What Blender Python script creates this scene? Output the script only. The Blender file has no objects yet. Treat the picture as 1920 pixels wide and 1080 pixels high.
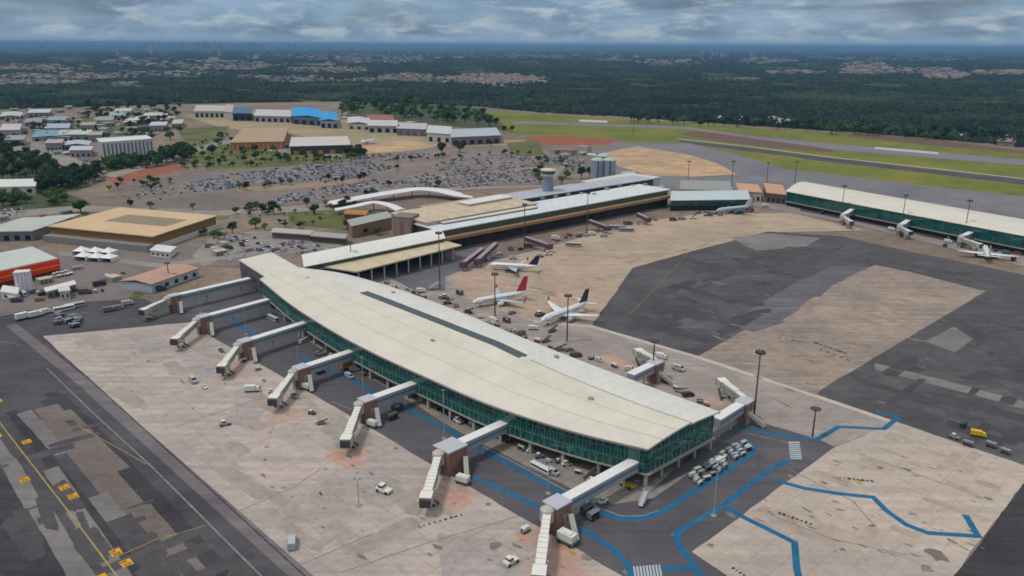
import bpy, math, random
import numpy as np
from mathutils import Vector, Matrix
random.seed(7); rng=np.random.default_rng(7)
S=bpy.context.scene; COL=S.collection
# ---------------------------------------------------------------- camera
H=145.0; F=1493.0; P=math.atan((540-86)/F); R=math.radians(0.29)
def G(px,py,z=0.0):
    """ground (or height z) point seen at photo pixel px,py"""
    u=(px-960)/F; v=(540-py)/F; c,s=math.cos(R),math.sin(R)
    u,v=u*c-v*s,u*s+v*c
    dx=u; dy=math.cos(P)+v*math.sin(P); dz=-math.sin(P)+v*math.cos(P)
    t=(z-H)/dz
    return Vector((dx*t,dy*t,z))
cam=bpy.data.cameras.new('camera'); cam.sensor_width=36; cam.lens=F*36/1920; cam.clip_start=1; cam.clip_end=120000
co=bpy.data.objects.new('camera',cam); COL.objects.link(co)
# build camera axes explicitly
fwd=Vector((0,math.cos(P),-math.sin(P))); up=Vector((0,math.sin(P),math.cos(P))); rt=Vector((1,0,0))
# pixel u,v are in rolled frame: u2=u c - v s -> image-right axis X' = c*rt + s*up ; image-up Y' = -s*rt + c*up
c,s=math.cos(R),math.sin(R)
X=rt*c+up*s; Y=rt*-s+up*c; Z=-fwd
M=Matrix((X,Y,Z)).transposed().to_4x4(); M.translation=(0,0,H)
co.matrix_world=M; S.camera=co
# ---------------------------------------------------------------- materials
MATS={}
def srgb(h):
    h=h.lstrip('#'); r=[int(h[i:i+2],16)/255 for i in (0,2,4)]
    return tuple(x/12.92 if x<=.04045 else ((x+.055)/1.055)**2.4 for x in r)
AX=math.radians(-46.4)      # direction of the pier / apron slabs
def N(nt,t,**k):
    n=nt.nodes.new(t)
    for a,b in k.items():
        if a in n.inputs: n.inputs[a].default_value=b
        else: setattr(n,a,b)
    return n
def mix(nt,fac,a,b,mode='MIX'):
    n=nt.nodes.new('ShaderNodeMix'); n.data_type='RGBA'; n.blend_type=mode
    for sock,val in ((0,fac),(6,a),(7,b)):
        if hasattr(val,'links') or hasattr(val,'is_output'): nt.links.new(val,n.inputs[sock])
        else: n.inputs[sock].default_value=(*val,1) if isinstance(val,tuple) and len(val)==3 else val
    return n.outputs[2]
def ramp(nt,val,a,b):
    n=N(nt,'ShaderNodeMapRange'); n.inputs[1].default_value=a; n.inputs[2].default_value=b; n.clamp=True
    nt.links.new(val,n.inputs[0]); return n.outputs[0]
def coords(nt,obj=False,rot=None,scale=(1,1,1)):
    if obj: o=N(nt,'ShaderNodeTexCoord').outputs['Object']
    else: o=N(nt,'ShaderNodeNewGeometry').outputs['Position']
    if rot is not None or scale!=(1,1,1):
        m=N(nt,'ShaderNodeMapping'); m.vector_type='TEXTURE' if False else 'POINT'
        m.inputs['Rotation'].default_value=(0,0,-(rot or 0)); m.inputs['Scale'].default_value=scale
        nt.links.new(o,m.inputs[0]); o=m.outputs[0]
    return o
def noise(nt,vec,scale,detail=4,rough=.6,dist=0):
    n=N(nt,'ShaderNodeTexNoise'); n.inputs['Scale'].default_value=scale; n.inputs['Detail'].default_value=detail
    n.inputs['Roughness'].default_value=rough; n.inputs['Distortion'].default_value=dist
    nt.links.new(vec,n.inputs['Vector']); return n.outputs['Fac']
def newmat(name):
    m=bpy.data.materials.new(name); m.use_nodes=True; nt=m.node_tree
    b=nt.nodes['Principled BSDF']; MATS[name]=m
    return m,nt,b
def mat(name,col,rough=.75,var=.18,scale=.35,metal=0,obj=True,spec=.3,island=0):
    """plain coloured surface with weathering"""
    if name in MATS: return MATS[name]
    if isinstance(col,str): col=srgb(col)
    m,nt,b=newmat(name); v=coords(nt,obj)
    n1=noise(nt,v,scale,5,.65); n2=noise(nt,v,scale*6,3,.6)
    d=tuple(x*(1-var) for x in col); l=tuple(min(1,x*(1+var)) for x in col)
    o=mix(nt,ramp(nt,n1,.3,.7),d,l)
    o=mix(nt,.25,o,mix(nt,ramp(nt,n2,.3,.7),d,l))
    if island:
        g=N(nt,'ShaderNodeNewGeometry').outputs['Random Per Island']
        o=mix(nt,1.0,o,mix(nt,g,(1-island,)*3,(1+island,)*3),'MULTIPLY')
    nt.links.new(o,b.inputs['Base Color']); b.inputs['Roughness'].default_value=rough
    b.inputs['Metallic'].default_value=metal; b.inputs['Specular IOR Level'].default_value=spec
    return m
def ground(name,c1,c2,big=.012,slab=None,slabvar=.16,joint=.55,streak=0,streakdir=AX,stain=0,staincol='#4a453f',spots=0,patch=None,patchcol=None,fine=.25,finescale=.5):
    """paved or earth ground: two tones, slabs, streaks, stains, specks"""
    c1=srgb(c1); c2=srgb(c2)
    m,nt,b=newmat(name); v=coords(nt); vr=coords(nt,rot=AX)
    o=mix(nt,ramp(nt,noise(nt,v,big,6,.62,.6),.35,.65),c1,c2)
    if slab:
        br=N(nt,'ShaderNodeTexBrick'); br.offset=0; br.squash=1
        br.inputs['Scale'].default_value=1; br.inputs['Brick Width'].default_value=slab; br.inputs['Row Height'].default_value=slab
        br.inputs['Mortar Size'].default_value=.16; br.inputs['Mortar Smooth'].default_value=.3; br.inputs['Bias'].default_value=0
        br.inputs['Color1'].default_value=(1-slabvar,)*3+(1,); br.inputs['Color2'].default_value=(1+slabvar,)*3+(1,)
        br.inputs['Mortar'].default_value=(joint,)*3+(1,)
        nt.links.new(vr,br.inputs['Vector'])
        o=mix(nt,1.0,o,br.outputs['Color'],'MULTIPLY')
    if streak:
        vs=coords(nt,rot=streakdir,scale=(.05,1,1))
        n=noise(nt,vs,.28,4,.6,.3)
        o=mix(nt,1.0,o,mix(nt,ramp(nt,n,.32,.68),(1-streak,)*3,(1+streak*.7,)*3),'MULTIPLY')
    if patch:
        vo=N(nt,'ShaderNodeTexVoronoi'); vo.distance='CHEBYCHEV'; vo.inputs['Scale'].default_value=patch; vo.inputs['Randomness'].default_value=.9
        nt.links.new(vr,vo.inputs['Vector'])
        sep=N(nt,'ShaderNodeSeparateColor'); nt.links.new(vo.outputs['Color'],sep.inputs[0])
        o=mix(nt,ramp(nt,sep.outputs[0],.72,.76),o,mix(nt,.6,o,srgb(patchcol)))
        o=mix(nt,1.0,o,mix(nt,sep.outputs[1],(.86,)*3,(1.12,)*3),'MULTIPLY')
    if stain:
        n=noise(nt,v,.055,5,.7,1.0)
        o=mix(nt,ramp(nt,n,.56,.72),o,mix(nt,stain,o,srgb(staincol)))
    if spots:
        n=noise(nt,v,.16,2,.5)
        o=mix(nt,ramp(nt,n,.71,.76),o,mix(nt,spots,o,srgb(staincol)))
    n=noise(nt,v,finescale,5,.7)
    o=mix(nt,1.0,o,mix(nt,ramp(nt,n,.25,.75),(1-fine,)*3,(1+fine,)*3),'MULTIPLY')
    nt.links.new(o,b.inputs['Base Color']); b.inputs['Roughness'].default_value=.85; b.inputs['Specular IOR Level'].default_value=.25
    return m
# ---------------------------------------------------------------- mesh helpers
class MB:
    def __init__(s): s.v=[]; s.f=[]; s.m=[]
    def add(s,vs,fs,mi=0):
        o=len(s.v); s.v+= [tuple(p) for p in vs]; s.f+=[tuple(i+o for i in f) for f in fs]
        s.m+= [mi]*len(fs) if isinstance(mi,int) else list(mi); return s
    def prism(s,pts,z0,z1,mi=0,mt=None,bottom=True):
        n=len(pts); vs=[(p[0],p[1],z0) for p in pts]+[(p[0],p[1],z1) for p in pts]
        fs=[(i,(i+1)%n,n+(i+1)%n,n+i) for i in range(n)]+[tuple(range(n,2*n))]
        ms=[mi]*n+[mi if mt is None else mt]
        if bottom: fs.append(tuple(range(n-1,-1,-1))); ms.append(mi)
        return s.add(vs,fs,ms)
    def box(s,c,d,z0,z1,rot=0,mi=0,mt=None):
        """box centred at c (xy), size d=(length,width), rotated"""
        ca,sa=math.cos(rot),math.sin(rot); L,W=d[0]/2,d[1]/2
        pts=[(c[0]+x*ca-y*sa,c[1]+x*sa+y*ca) for x,y in ((-L,-W),(L,-W),(L,W),(-L,W))]
        return s.prism(pts,z0,z1,mi,mt)
    def beam(s,p,q,w,h,mi=0,mt=None):
        """box along p->q; width w horizontal, h vertical-ish, p,q on its centre line"""
        p=Vector(p); q=Vector(q); d=(q-p).normalized(); a=Vector((-d.y,d.x,0))
        a=Vector((1,0,0)) if a.length<1e-6 else a.normalized(); b=d.cross(a)*-1
        vs=[]
        for e in (p,q):
            for sx,sy in ((-1,-1),(1,-1),(1,1),(-1,1)): vs.append(e+a*(sx*w/2)+b*(sy*h/2)*(-1 if b.z<0 else 1))
        mt=mi if mt is None else mt
        return s.add(vs,[(0,1,2,3),(4,7,6,5),(0,4,5,1),(1,5,6,2),(2,6,7,3),(3,7,4,0)],[mi,mi,mi,mi,mt,mi])
    def tube(s,p,q,r0,r1=None,n=8,mi=0,cap=True):
        r1=r0 if r1 is None else r1; p=Vector(p); q=Vector(q); d=(q-p).normalized()
        a=d.cross(Vector((0,0,1))); a=Vector((1,0,0)) if a.length<1e-4 else a.normalized(); b=d.cross(a)
        vs=[]
        for e,r in ((p,r0),(q,r1)):
            for k in range(n): t=2*math.pi*k/n; vs.append(e+a*(r*math.cos(t))+b*(r*math.sin(t)))
        fs=[(k,(k+1)%n,n+(k+1)%n,n+k) for k in range(n)]
        if cap: fs+=[tuple(range(n-1,-1,-1)),tuple(range(n,2*n))]
        return s.add(vs,fs,mi)
    def loft(s,rings,mi=0,closed=True,cap=True):
        n=len(rings[0]); vs=[p for r in rings for p in r]; fs=[]
        for i in range(len(rings)-1):
            for k in range(n if closed else n-1):
                a=i*n+k; b=i*n+(k+1)%n; fs.append((a,b,b+n,a+n))
        if cap and closed: fs+=[tuple(range(n-1,-1,-1)),tuple(range((len(rings)-1)*n,len(rings)*n))]
        return s.add(vs,fs,mi)
    def lathe(s,c,prof,n=16,mi=0):
        return s.loft([[(c[0]+r*math.cos(2*math.pi*k/n),c[1]+r*math.sin(2*math.pi*k/n),z) for k in range(n)] for r,z in prof],mi)
    def build(s,name,mats,parent=None,origin=(0,0,0),smooth=False):
        me=bpy.data.meshes.new(name); ox,oy,oz=origin
        me.from_pydata([(x-ox,y-oy,z-oz) for x,y,z in s.v],[],s.f)
        if not isinstance(mats,(list,tuple)): mats=[mats]
        for m in mats: me.materials.append(m)
        me.polygons.foreach_set('material_index',s.m)
        if smooth: me.polygons.foreach_set('use_smooth',[True]*len(s.f))
        me.update()
        o=bpy.data.objects.new(name,me); COL.objects.link(o)
        if parent: o.parent=parent
        else: o.location=origin
        return o
def tag(o,label,cat,group=None):
    o['label']=label; o['category']=cat
    if group: o['group']=group
    return o
def thing(name,label,cat,loc=(0,0,0),rot=0,group=None):
    o=bpy.data.objects.new(name,None); COL.objects.link(o); o.location=loc; o.rotation_euler=(0,0,rot)
    o.empty_display_size=.5
    return tag(o,label,cat,group)
KIDS={}
def kids(o):
    return [c for c in o.children]
def dup(root,loc,rot=0,label=None,group=None,scale=1,ks=None):
    """copy a thing with its parts and sub-parts"""
    ks=ks if ks is not None else tree_of(root)
    r=root.copy(); COL.objects.link(r); r.location=loc; r.rotation_euler=(0,0,rot); r.scale=(scale,)*3
    if label: r['label']=label
    if group: r['group']=group
    for ch,gs in ks:
        cc=ch.copy(); COL.objects.link(cc); cc.parent=r
        for g in gs:
            gg=g.copy(); COL.objects.link(gg); gg.parent=cc
    return r
def tree_of(root):
    return [(ch,list(ch.children)) for ch in root.children]
def swap(root,pname,m,slot=0):
    """give one copy's part its own colour (own mesh data)"""
    for ch in [root]+list(root.children):
        if ch.type=='MESH' and ch.name.split('.')[0]==pname:
            ch.data=ch.data.copy(); ch.data.materials[slot]=m
RAG=random.Random(77)
def ragged(ps,amp):
    """break a sheet's edges into short uneven steps, as worn seams have"""
    if not amp: return ps
    out=[]
    for i,p in enumerate(ps):
        q=ps[(i+1)%len(ps)]; d=q-p; L=d.length; n_=max(1,min(60,int(L/5))); out.append(p)
        nv=Vector((-d.y,d.x,0)).normalized() if L>0 else Vector((0,0,0)); w=0
        for k in range(1,n_):
            w=.55*w+RAG.uniform(-amp,amp); out.append(p+d*((k+RAG.uniform(-.35,.35))/n_)+nv*w)
    return out
def struct(name,pts,z,m,kind='structure',rag=.28):
    """a flat sheet of ground through photo pixels"""
    mb=MB(); ps=ragged([G(*p) for p in pts],rag); mb.add([(p.x,p.y,z) for p in ps],[tuple(range(len(ps)))])
    o=mb.build(name,m); o['kind']=kind
    # make it face up
    if o.data.polygons[0].normal.z<0: o.data.flip_normals()
    return o
def ribbon(name,paths,w,z,m,widths=None):
    """painted lines: each path is a list of photo pixels, mitred"""
    mb=MB()
    for pi,path in enumerate(paths):
        ps=[G(*p) for p in path]; ww=(widths[pi] if widths else w)/2; L=[];Rr=[]
        for i,p in enumerate(ps):
            a=(ps[i]-ps[i-1]).normalized() if i>0 else None; b=(ps[i+1]-ps[i]).normalized() if i<len(ps)-1 else None
            d=((a or b)+(b or a)).normalized(); n=Vector((-d.y,d.x,0)); k=1/max(.45,n.dot(Vector((-(a or b).y,(a or b).x,0))))
            L.append(p+n*ww*k); Rr.append(p-n*ww*k)
        n=len(ps)
        zz=z+.0009*pi; mb.add([(q.x,q.y,zz) for q in Rr+L],[(i,i+1,n+i+1,n+i) for i in range(n-1)])
    o=mb.build(name,m); o['kind']='structure'; return o
def ang(a,b): return math.atan2(b[1]-a[1],b[0]-a[0])
def inside(p,poly):
    x,y=p; r=False
    for i in range(len(poly)):
        (x0,y0),(x1,y1)=poly[i],poly[i-1]
        if (y0>y)!=(y1>y) and x<(x1-x0)*(y-y0)/(y1-y0)+x0: r=not r
    return r
def Pj(x,y,z):
    z=z-H; d=y*math.cos(P)-z*math.sin(P); up_=y*math.sin(P)+z*math.cos(P); u2=x/d; v2=up_/d
    return (960+(u2*c_r+v2*s_r)*F,540-(-u2*s_r+v2*c_r)*F)
c_r,s_r=math.cos(R),math.sin(R)
HAZE=5.0e-5; EXPOSURE=0.14; CLX,CLY=2.6,0.9
# ================================================================ GROUND
def terrain_mat():
    m,nt,b=newmat('terrain'); v=coords(nt)
    a=mix(nt,ramp(nt,noise(nt,v,.0009,6,.6,.5),.35,.65),srgb('#22351f'),srgb('#38502c'))
    a=mix(nt,ramp(nt,noise(nt,v,.0022,4,.55),.62,.70),a,srgb('#6d6648'))
    a=mix(nt,ramp(nt,noise(nt,v,.0006,5,.6,.8),.60,.64),a,srgb('#8c7a5c'))
    a=mix(nt,1.0,a,mix(nt,ramp(nt,noise(nt,v,.02,5,.7),.3,.7),(.6,)*3,(1.35,)*3),'MULTIPLY')
    nt.links.new(a,b.inputs['Base Color']); b.inputs['Roughness'].default_value=.95; b.inputs['Specular IOR Level'].default_value=.1
    return m
mb=MB(); rings=[]
RR=[0,400,900,1800,3500,7000,14000,25000,45000,68000]
n=96; vs=[(0,400,-.9)]; fs=[]
for r in RR[1:]:
    for k in range(n):
        t=2*math.pi*k/n; z=-.9 if r<9000 else (-.9+ (r-9000)/36000*26*(.5+.5*math.sin(t*7+1.3)*math.sin(t*3)))+(60 if r>60000 else 0)
        vs.append((r*math.cos(t),400+r*math.sin(t),z))
fs=[(0,1+k,1+(k+1)%n) for k in range(n)]
for i in range(len(RR)-2):
    for k in range(n):
        a=1+i*n+k; b=1+i*n+(k+1)%n; fs.append((a,a+n,b+n,b))
mb.add(vs,fs); o=mb.build('terrain',terrain_mat()); o['kind']='structure'

M_dry=ground('dry ground','#8a7765','#6a6058',big=.008,fine=.34,finescale=.1,stain=.6,staincol='#52552f')
M_tan=ground('tan apron concrete','#b09c86','#9b8a79',big=.02,slab=7.5,slabvar=.05,joint=.8,streak=.14,stain=.35,staincol='#6e6258',fine=.10)
M_conc=ground('apron concrete','#b2a49a','#9d938d',big=.016,slab=7.5,slabvar=.045,joint=.80,streak=.17,streakdir=AX+math.pi/2,stain=.5,staincol='#82776f',spots=.35,fine=.14,finescale=.35)
M_conc_r=ground('right apron concrete','#b5a79a','#a4988e',big=.016,slab=7.5,slabvar=.035,joint=.82,streak=.13,streakdir=AX+.3,stain=.4,staincol='#8b7e72',spots=.3,fine=.13,finescale=.35)
M_brown=ground('brown concrete','#9c8c7e','#84796f',big=.02,slab=7.5,slabvar=.05,joint=.85,streak=.24,stain=.65,staincol='#6a5a4e',spots=.4,fine=.2,finescale=.2)
M_asph=ground('taxiway asphalt','#403f42','#535154',big=.03,streak=.14,stain=.6,staincol='#2d2c30',spots=.4,fine=.2,finescale=.25)
M_asph_d=ground('dark asphalt','#444244','#5a5758',big=.018,streak=.16,stain=.65,staincol='#2f2e32',spots=.45,fine=.22,finescale=.2)
M_road=ground('service road asphalt','#4d4c50','#5b585c',big=.03,streak=.14,stain=.35,staincol='#33353b',fine=.14)
M_band=ground('pale worn concrete','#6b6867','#7f7a76',big=.03,streak=.16,fine=.16,stain=.5,staincol='#5f5b59')
M_bandb=ground('brown worn concrete','#655a54','#766c66',big=.03,streak=.16,fine=.18,stain=.5,staincol='#5a524d')
M_bandd=ground('dark worn asphalt','#343336','#434144',big=.03,streak=.25,fine=.2,stain=.5,staincol='#26262a')
M_grass=ground('airfield grass','#777428','#56631e',big=.009,fine=.22,finescale=.06,stain=.4,staincol='#8f8648',streak=.12,streakdir=AX+.12)
M_grass2=ground('dark verge grass','#454f29','#6b6a38',big=.03,fine=.35,finescale=.12,stain=.6,staincol='#7c6f55')
M_soil=ground('red soil','#98543a','#83513c',big=.03,fine=.28,finescale=.08,stain=.6,staincol='#7b6a55')
M_soilb=ground('brown soil','#6d4c3c','#5d5140',big=.01,fine=.2,finescale=.05)
M_runway=ground('runway asphalt','#6d6a72','#7d7980',big=.006,fine=.1,finescale=.05)
M_earth=ground('pale earth','#c0a07c','#a2876b',big=.02,fine=.2,finescale=.06,streak=.2,stain=.5,staincol='#8d7a62')
M_lot=ground('car park asphalt','#6e645f','#85776d',big=.012,fine=.24,finescale=.15,streak=.14,stain=.5,staincol='#57504e')
M_pave=ground('pale road','#8f8880','#7f7972',big=.02,fine=.12,finescale=.2)
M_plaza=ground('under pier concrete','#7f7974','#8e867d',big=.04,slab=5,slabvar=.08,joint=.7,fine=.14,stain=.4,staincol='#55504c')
M_pink=ground('reddish painted apron','#b28876','#aa988d',big=.10,fine=.18,stain=.6,staincol='#8d7b70',slab=7.5,slabvar=.04,joint=.85,finescale=.3)
M_blue=ground('blue line paint','#22658a','#1b587c',big=.15,fine=.25,finescale=.6,stain=.5,staincol='#3d6478')
M_bluep=ground('pale blue line paint','#7fa3b2','#6c93a6',big=.2,fine=.12)
M_white=ground('white line paint','#b9b7b2','#a8a6a2',big=.2,fine=.14)
M_yel=ground('yellow line paint','#a58f4e','#8f7f50',big=.1,fine=.2)
M_yelb=ground('yellow sign paint','#d19a16','#c08a1c',big=.15,fine=.25)
M_stain=ground('oil stain','#857a72','#6b625b',big=.12,fine=.25)
M_dark=ground('black paint','#3b3530','#4a433c',big=.3,fine=.2)

def poly_multi(name,polys,z,m,kind='structure',rag=.45):
    mb=MB()
    for pts in polys:
        ps=ragged([G(*p) for p in pts],rag)
        a=sum(ps[i].x*ps[(i+1)%len(ps)].y-ps[(i+1)%len(ps)].x*ps[i].y for i in range(len(ps)))
        if a<0: ps=ps[::-1]
        mb.add([(p.x,p.y,z+.0013*(len(mb.f)%12)) for p in ps],[tuple(range(len(ps)))])
    o=mb.build(name,m); o['kind']=kind; return o
# z levels: each sheet 4-20 mm above the last
struct('dry_ground',[(-260,215),(300,196),(700,188),(1000,206),(1400,235),(2200,290),(2600,480),(2600,1700),(-900,1700),(-700,560)],-.30,M_dry)
# far right airfield
struct('airfield_grass',[(860,203),(1000,213),(1280,230),(1600,252),(1920,286),(2260,330),(2300,470),(1920,372),(1480,332),(1290,290),(1100,262),(960,250),(880,230)],-.22,M_grass)
poly_multi('brown_soil',[[(1340,244),(1450,258),(1570,270),(1560,285),(1440,276),(1330,262),(1270,250)],[(1600,249),(1760,262),(1920,283),(1920,288),(1740,272),(1590,255)]],-.19,M_soilb)
poly_multi('runway',[[(960,227),(1280,237),(1440,258),(1567,270),(1920,299),(2300,336),(2300,352),(1920,310),(1570,281),(1440,263),(1280,241),(960,231)]],-.16,M_runway)
poly_multi('runway_marking',[[(1085,224),(1138,226),(1140,230),(1086,228)],[(1640,275),(1760,285),(1758,289),(1640,279)]],-.14,M_white)
poly_multi('taxiway',[[(1270,262),(1400,276),(1563,297),(1780,321),(1920,336),(2300,383),(2300,396),(1920,346),(1780,329),(1563,304),(1400,283),(1280,268)]],-.16,M_asph)
ribbon('taxiway_marking',[[(1270,260),(1400,274),(1563,295),(1780,319),(1920,335),(2300,380)]],5,-.12,M_white)
poly_multi('tree_belt_ground',[[(640,190),(760,188),(900,202),(960,246),(850,238),(760,228),(640,218)],[(-120,258),(20,262),(70,290),(118,320),(112,338),(30,342),(-120,345)],[(185,305),(280,296),(350,276),(378,290),(352,308),(200,322)],[(65,348),(130,332),(190,316),(200,338),(150,356),(72,368)],[(560,268),(655,288),(690,282),(690,304),(600,300)],[(-20,372),(120,360),(170,380),(165,405),(100,395),(-20,396)]],-.15,ground('undergrowth','#38452a','#4c5231',big=.03,fine=.35,finescale=.12))
poly_multi('red_soil',[[(985,256),(1060,254),(1170,264),(1175,271),(1060,272),(985,270)]],-.18,M_soil)
struct('north_taxiway',[(1150,266),(1290,268),(1390,292),(1480,318),(1600,331),(1760,351),(1920,368),(2300,440),(2300,520),(1900,440),(1500,390),(1380,368),(1240,352),(1120,330),(1100,290)],-.14,ground('north taxiway asphalt','#6a686d','#7b787c',big=.01,fine=.14,finescale=.08,streak=.1))
struct('pale_earth_yard',[(1128,287),(1195,274),(1292,290),(1345,306),(1382,327),(1300,331),(1215,328),(1160,312)],-.10,M_earth)
# left middle
poly_multi('tan_field',[[(340,216),(480,205),(640,222),(720,226),(800,238),(800,262),(990,262),(985,285),(700,280),(540,250),(420,240)]],-.2,ground('tan field','#9d8d70','#8b7f5e',big=.006,fine=.2,finescale=.06))
poly_multi('grass_patch',[[(700,300),(830,286),(850,292),(760,304)],[(1000,296),(1060,300),(1050,318),(1015,314)],[(270,352),(345,340),(335,350),(280,362)],[(640,362),(700,352),(720,356),(660,368)],[(330,240),(430,236),(420,262),(350,268)],[(100,222),(200,218),(205,246),(110,244)],[(200,236),(290,236),(300,252),(210,254)],[(440,312),(560,302),(620,298),(610,306),(520,318)],[(950,268),(1010,262),(1020,290),(960,292)],[(420,452),(470,440),(480,452),(430,470)],[(345,400),(420,396),(430,408),(400,412)],[(370,268),(470,262),(545,278),(655,288),(640,306),(470,315),(410,318),(350,300)],[(540,395),(640,385),(720,402),(730,440),(640,430),(540,420)],[(160,488),(225,492),(235,512),(170,506)],[(157,545),(225,540),(275,548),(245,568),(160,570)],[(20,575),(140,562),(170,568),(30,590)]],-.12,M_grass2)
poly_multi('red_soil',[[(195,325),(300,312),(352,305),(345,315),(270,335),(215,345)],[(170,548),(220,520),(226,545),(200,558)]],-.12,M_soil)
poly_multi('tan_yard',[[(640,276),(760,262),(830,272),(760,284),(680,288)]],-.12,M_earth)
poly_multi('car_park',[[(200,345),(420,318),(640,300),(820,275),(1000,272),(1060,300),(1020,345),(760,350),(690,372),(420,392),(260,395)]],-.11,M_lot)
poly_multi('car_park_island',[[(440,352),(600,342),(690,334),(700,338),(600,350),(450,360)],[(760,330),(900,322),(1010,312),(1010,318),(900,330),(770,338)],[(430,330),(520,322),(640,306),(640,309),(520,327)]],-.10,ground('car park earth','#8c7762','#95826a',big=.02,fine=.2))
poly_multi('access_road',[[(190,330),(205,324),(300,300),(345,282),(420,262),(560,280),(640,290),(640,294),(540,288),(420,270),(360,288),(310,306),(215,332)],[(0,246),(60,262),(160,262),(300,246),(300,250),(170,268),(60,268),(0,252)],[(700,356),(1020,346),(1060,300),(1068,300),(1030,350),(700,362)],[(110,470),(300,494),(420,478),(500,470),(500,476),(420,486),(300,502),(110,478)],[(0,262),(60,262),(150,300),(196,330),(170,345),(110,305),(0,272)],[(-100,405),(150,385),(420,395),(640,380),(760,356),(760,362),(640,392),(420,404),(150,396),(-100,418)],[(400,440),(500,432),(640,440),(640,462),(520,478),(450,470),(380,500),(360,480)]],-.09,M_pave)
poly_multi('landside_yard',[[(-100,470),(110,470),(400,455),(520,480),(440,500),(300,500),(240,560),(-100,600)]],-.095,ground('landside asphalt','#6c6563','#79706a',big=.03,fine=.2,finescale=.3))
# south-west taxiway: everything left of the apron edge
struct('taxiway_asphalt',[(-900,560),(0,592),(150,566),(270,560),(400,610),(80,632),(570,1082),(900,1400),(900,1700),(-900,1700)],-.09,M_asph)
struct('apron_concrete',[(80,630),(400,600),(640,762),(1190,1095),(1900,1560),(1100,1560),(567,1080),(163,706)],-.075,M_conc)
# taxiway bands (worn strips parallel to the centre line)
VPA=(-547,82)
def strip(x0,y0,x1,y1,w0,w1=None):
    """quad along the taxiway from pixel (x0,y0) to (x1,y1), width in metres"""
    a=G(x0,y0); b=G(x1,y1); d=(b-a).normalized(); n=Vector((-d.y,d.x,0)); w1=w1 or w0
    return [(a+n*w0/2),(b+n*w1/2),(b-n*w1/2),(a-n*w0/2)]
def strips(name,items,z,m):
    mb=MB()
    for it in items:
        q=ragged(strip(*it),.22); zz=z+.0011*items.index(it); mb.add([(p.x,p.y,zz) for p in reversed(q)],[tuple(range(len(q)))])
    o=mb.build(name,m)
    for p in o.data.polygons:
        pass
    if o.data.polygons[0].normal.z<0: o.data.flip_normals()
    o['kind']='structure'; return o
strips('taxiway_dark_band',[(100,745,620,1330,11),(20,770,300,1130,4),(-60,880,160,1200,16),(96,735,560,1260,5)],-.072,M_bandd)
strips('worn_concrete_band',[(45,772,118,850,5.5),(-25,812,12,862,5),(15,862,62,950,5),(72,950,190,1140,6),(95,878,130,930,5),(140,955,290,1170,5.5),(183,928,218,972,6)],-.066,M_band)
strips('brown_concrete_band',[(86,762,250,960,9),(262,950,470,1200,6.5),(120,770,230,880,5)],-.060,M_bandb)
ribbon('taxiway_edge_road',[[(20,608),(163,722),(567,1082),(860,1345)]],5.2,-.064,ground('edge strip asphalt','#635d61','#736c6c',big=.03,streak=.2,fine=.16))
ribbon('apron_edge_line',[[(76,630),(163,706),(572,1080),(870,1350)]],.5,-.058,M_bandd)
ribbon('taxiway_edge_line',[[(88,690),(165,765),(290,880),(490,1080),(640,1225)]],.45,-.056,ground('worn edge line','#918e8c','#6f6d6d',big=.4,fine=.3))
ribbon('taxiway_centre_line',[[(-120,630),(0,793),(75,890),(150,987),(217,1077),(330,1230)]],.45,-.052,M_yel)
ribbon('taxiway_centre_line',[[(217,1045),(290,1012),(385,985)],[(0,640),(40,646)],[(150,800),(275,870)]],.3,-.050,M_yel)
# reddish bridge-head areas and other apron paint
# service road and under-pier floor
struct('service_road',[(300,560),(470,520),(620,600),(990,800),(1215,905),(1345,800),(1400,783),(1545,828),(1566,838),(1297,1034),(1400,1105),(1900,1560),(1250,1110),(1167,1080),(640,770),(390,627)],-.055,M_road)
struct('under_pier_floor',[(470,520),(560,505),(640,512),(850,590),(1060,680),(1350,800),(1218,922),(1300,880),(1222,935),(1150,945),(1073,917),(873,817),(770,753),(560,628)],-.045,M_plaza)
# right-hand side
struct('pier_side_apron',[(690,500),(830,512),(1000,600),(1110,607),(1310,665),(1680,790),(1560,838),(1400,783),(1340,800),(1060,690),(850,600),(640,520)],-.07,ground('pier side concrete','#9c9189','#8b827c',big=.03,slab=7.5,slabvar=.08,joint=.75,streak=.14,stain=.45,staincol='#6f655e',spots=.4,fine=.12))
struct('right_apron_concrete',[(1566,837),(1682,790),(1925,871),(1960,882),(1918,907),(1787,1080),(1560,1400),(1400,1340),(1290,1036)],-.065,M_conc_r)
struct('stand_asphalt',[(690,500),(860,455),(900,470),(960,480),(880,500),(835,520),(835,545),(780,545)],-.066,ground('stand asphalt','#5b585e','#66636a',big=.04,patch=.06,patchcol='#78747a',fine=.15))
struct('tan_apron',[(835,520),(880,500),(1000,470),(1180,420),(1300,402),(1480,398),(1600,425),(1620,432),(1440,436),(1190,502),(1112,606),(1000,603),(880,560)],-.068,M_tan)
struct('central_asphalt',[(1110,609),(1186,502),(1300,470),(1440,434),(1580,443),(1700,470),(1920,515),(2300,605),(2300,1000),(1920,872),(1682,791),(1310,668)],-.062,M_asph_d)
struct('pale_asphalt_patch',[(1370,445),(1440,437),(1540,446),(1510,462),(1420,470),(1400,462)],-.056,M_band)
struct('brown_stand',[(1310,667),(1420,605),(1500,560),(1640,497),(1700,508),(1848,546),(1557,719),(1530,740)],-.056,M_brown)
struct('grey_stand_wear',[(1390,590),(1500,525),(1560,500),(1630,500),(1560,535),(1530,565),(1470,605),(1410,622),(1390,615)],-.050,ground('worn grey stand','#68656a','#5b585d',big=.03,streak=.3,fine=.18,stain=.5,staincol='#47464a'))
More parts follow.
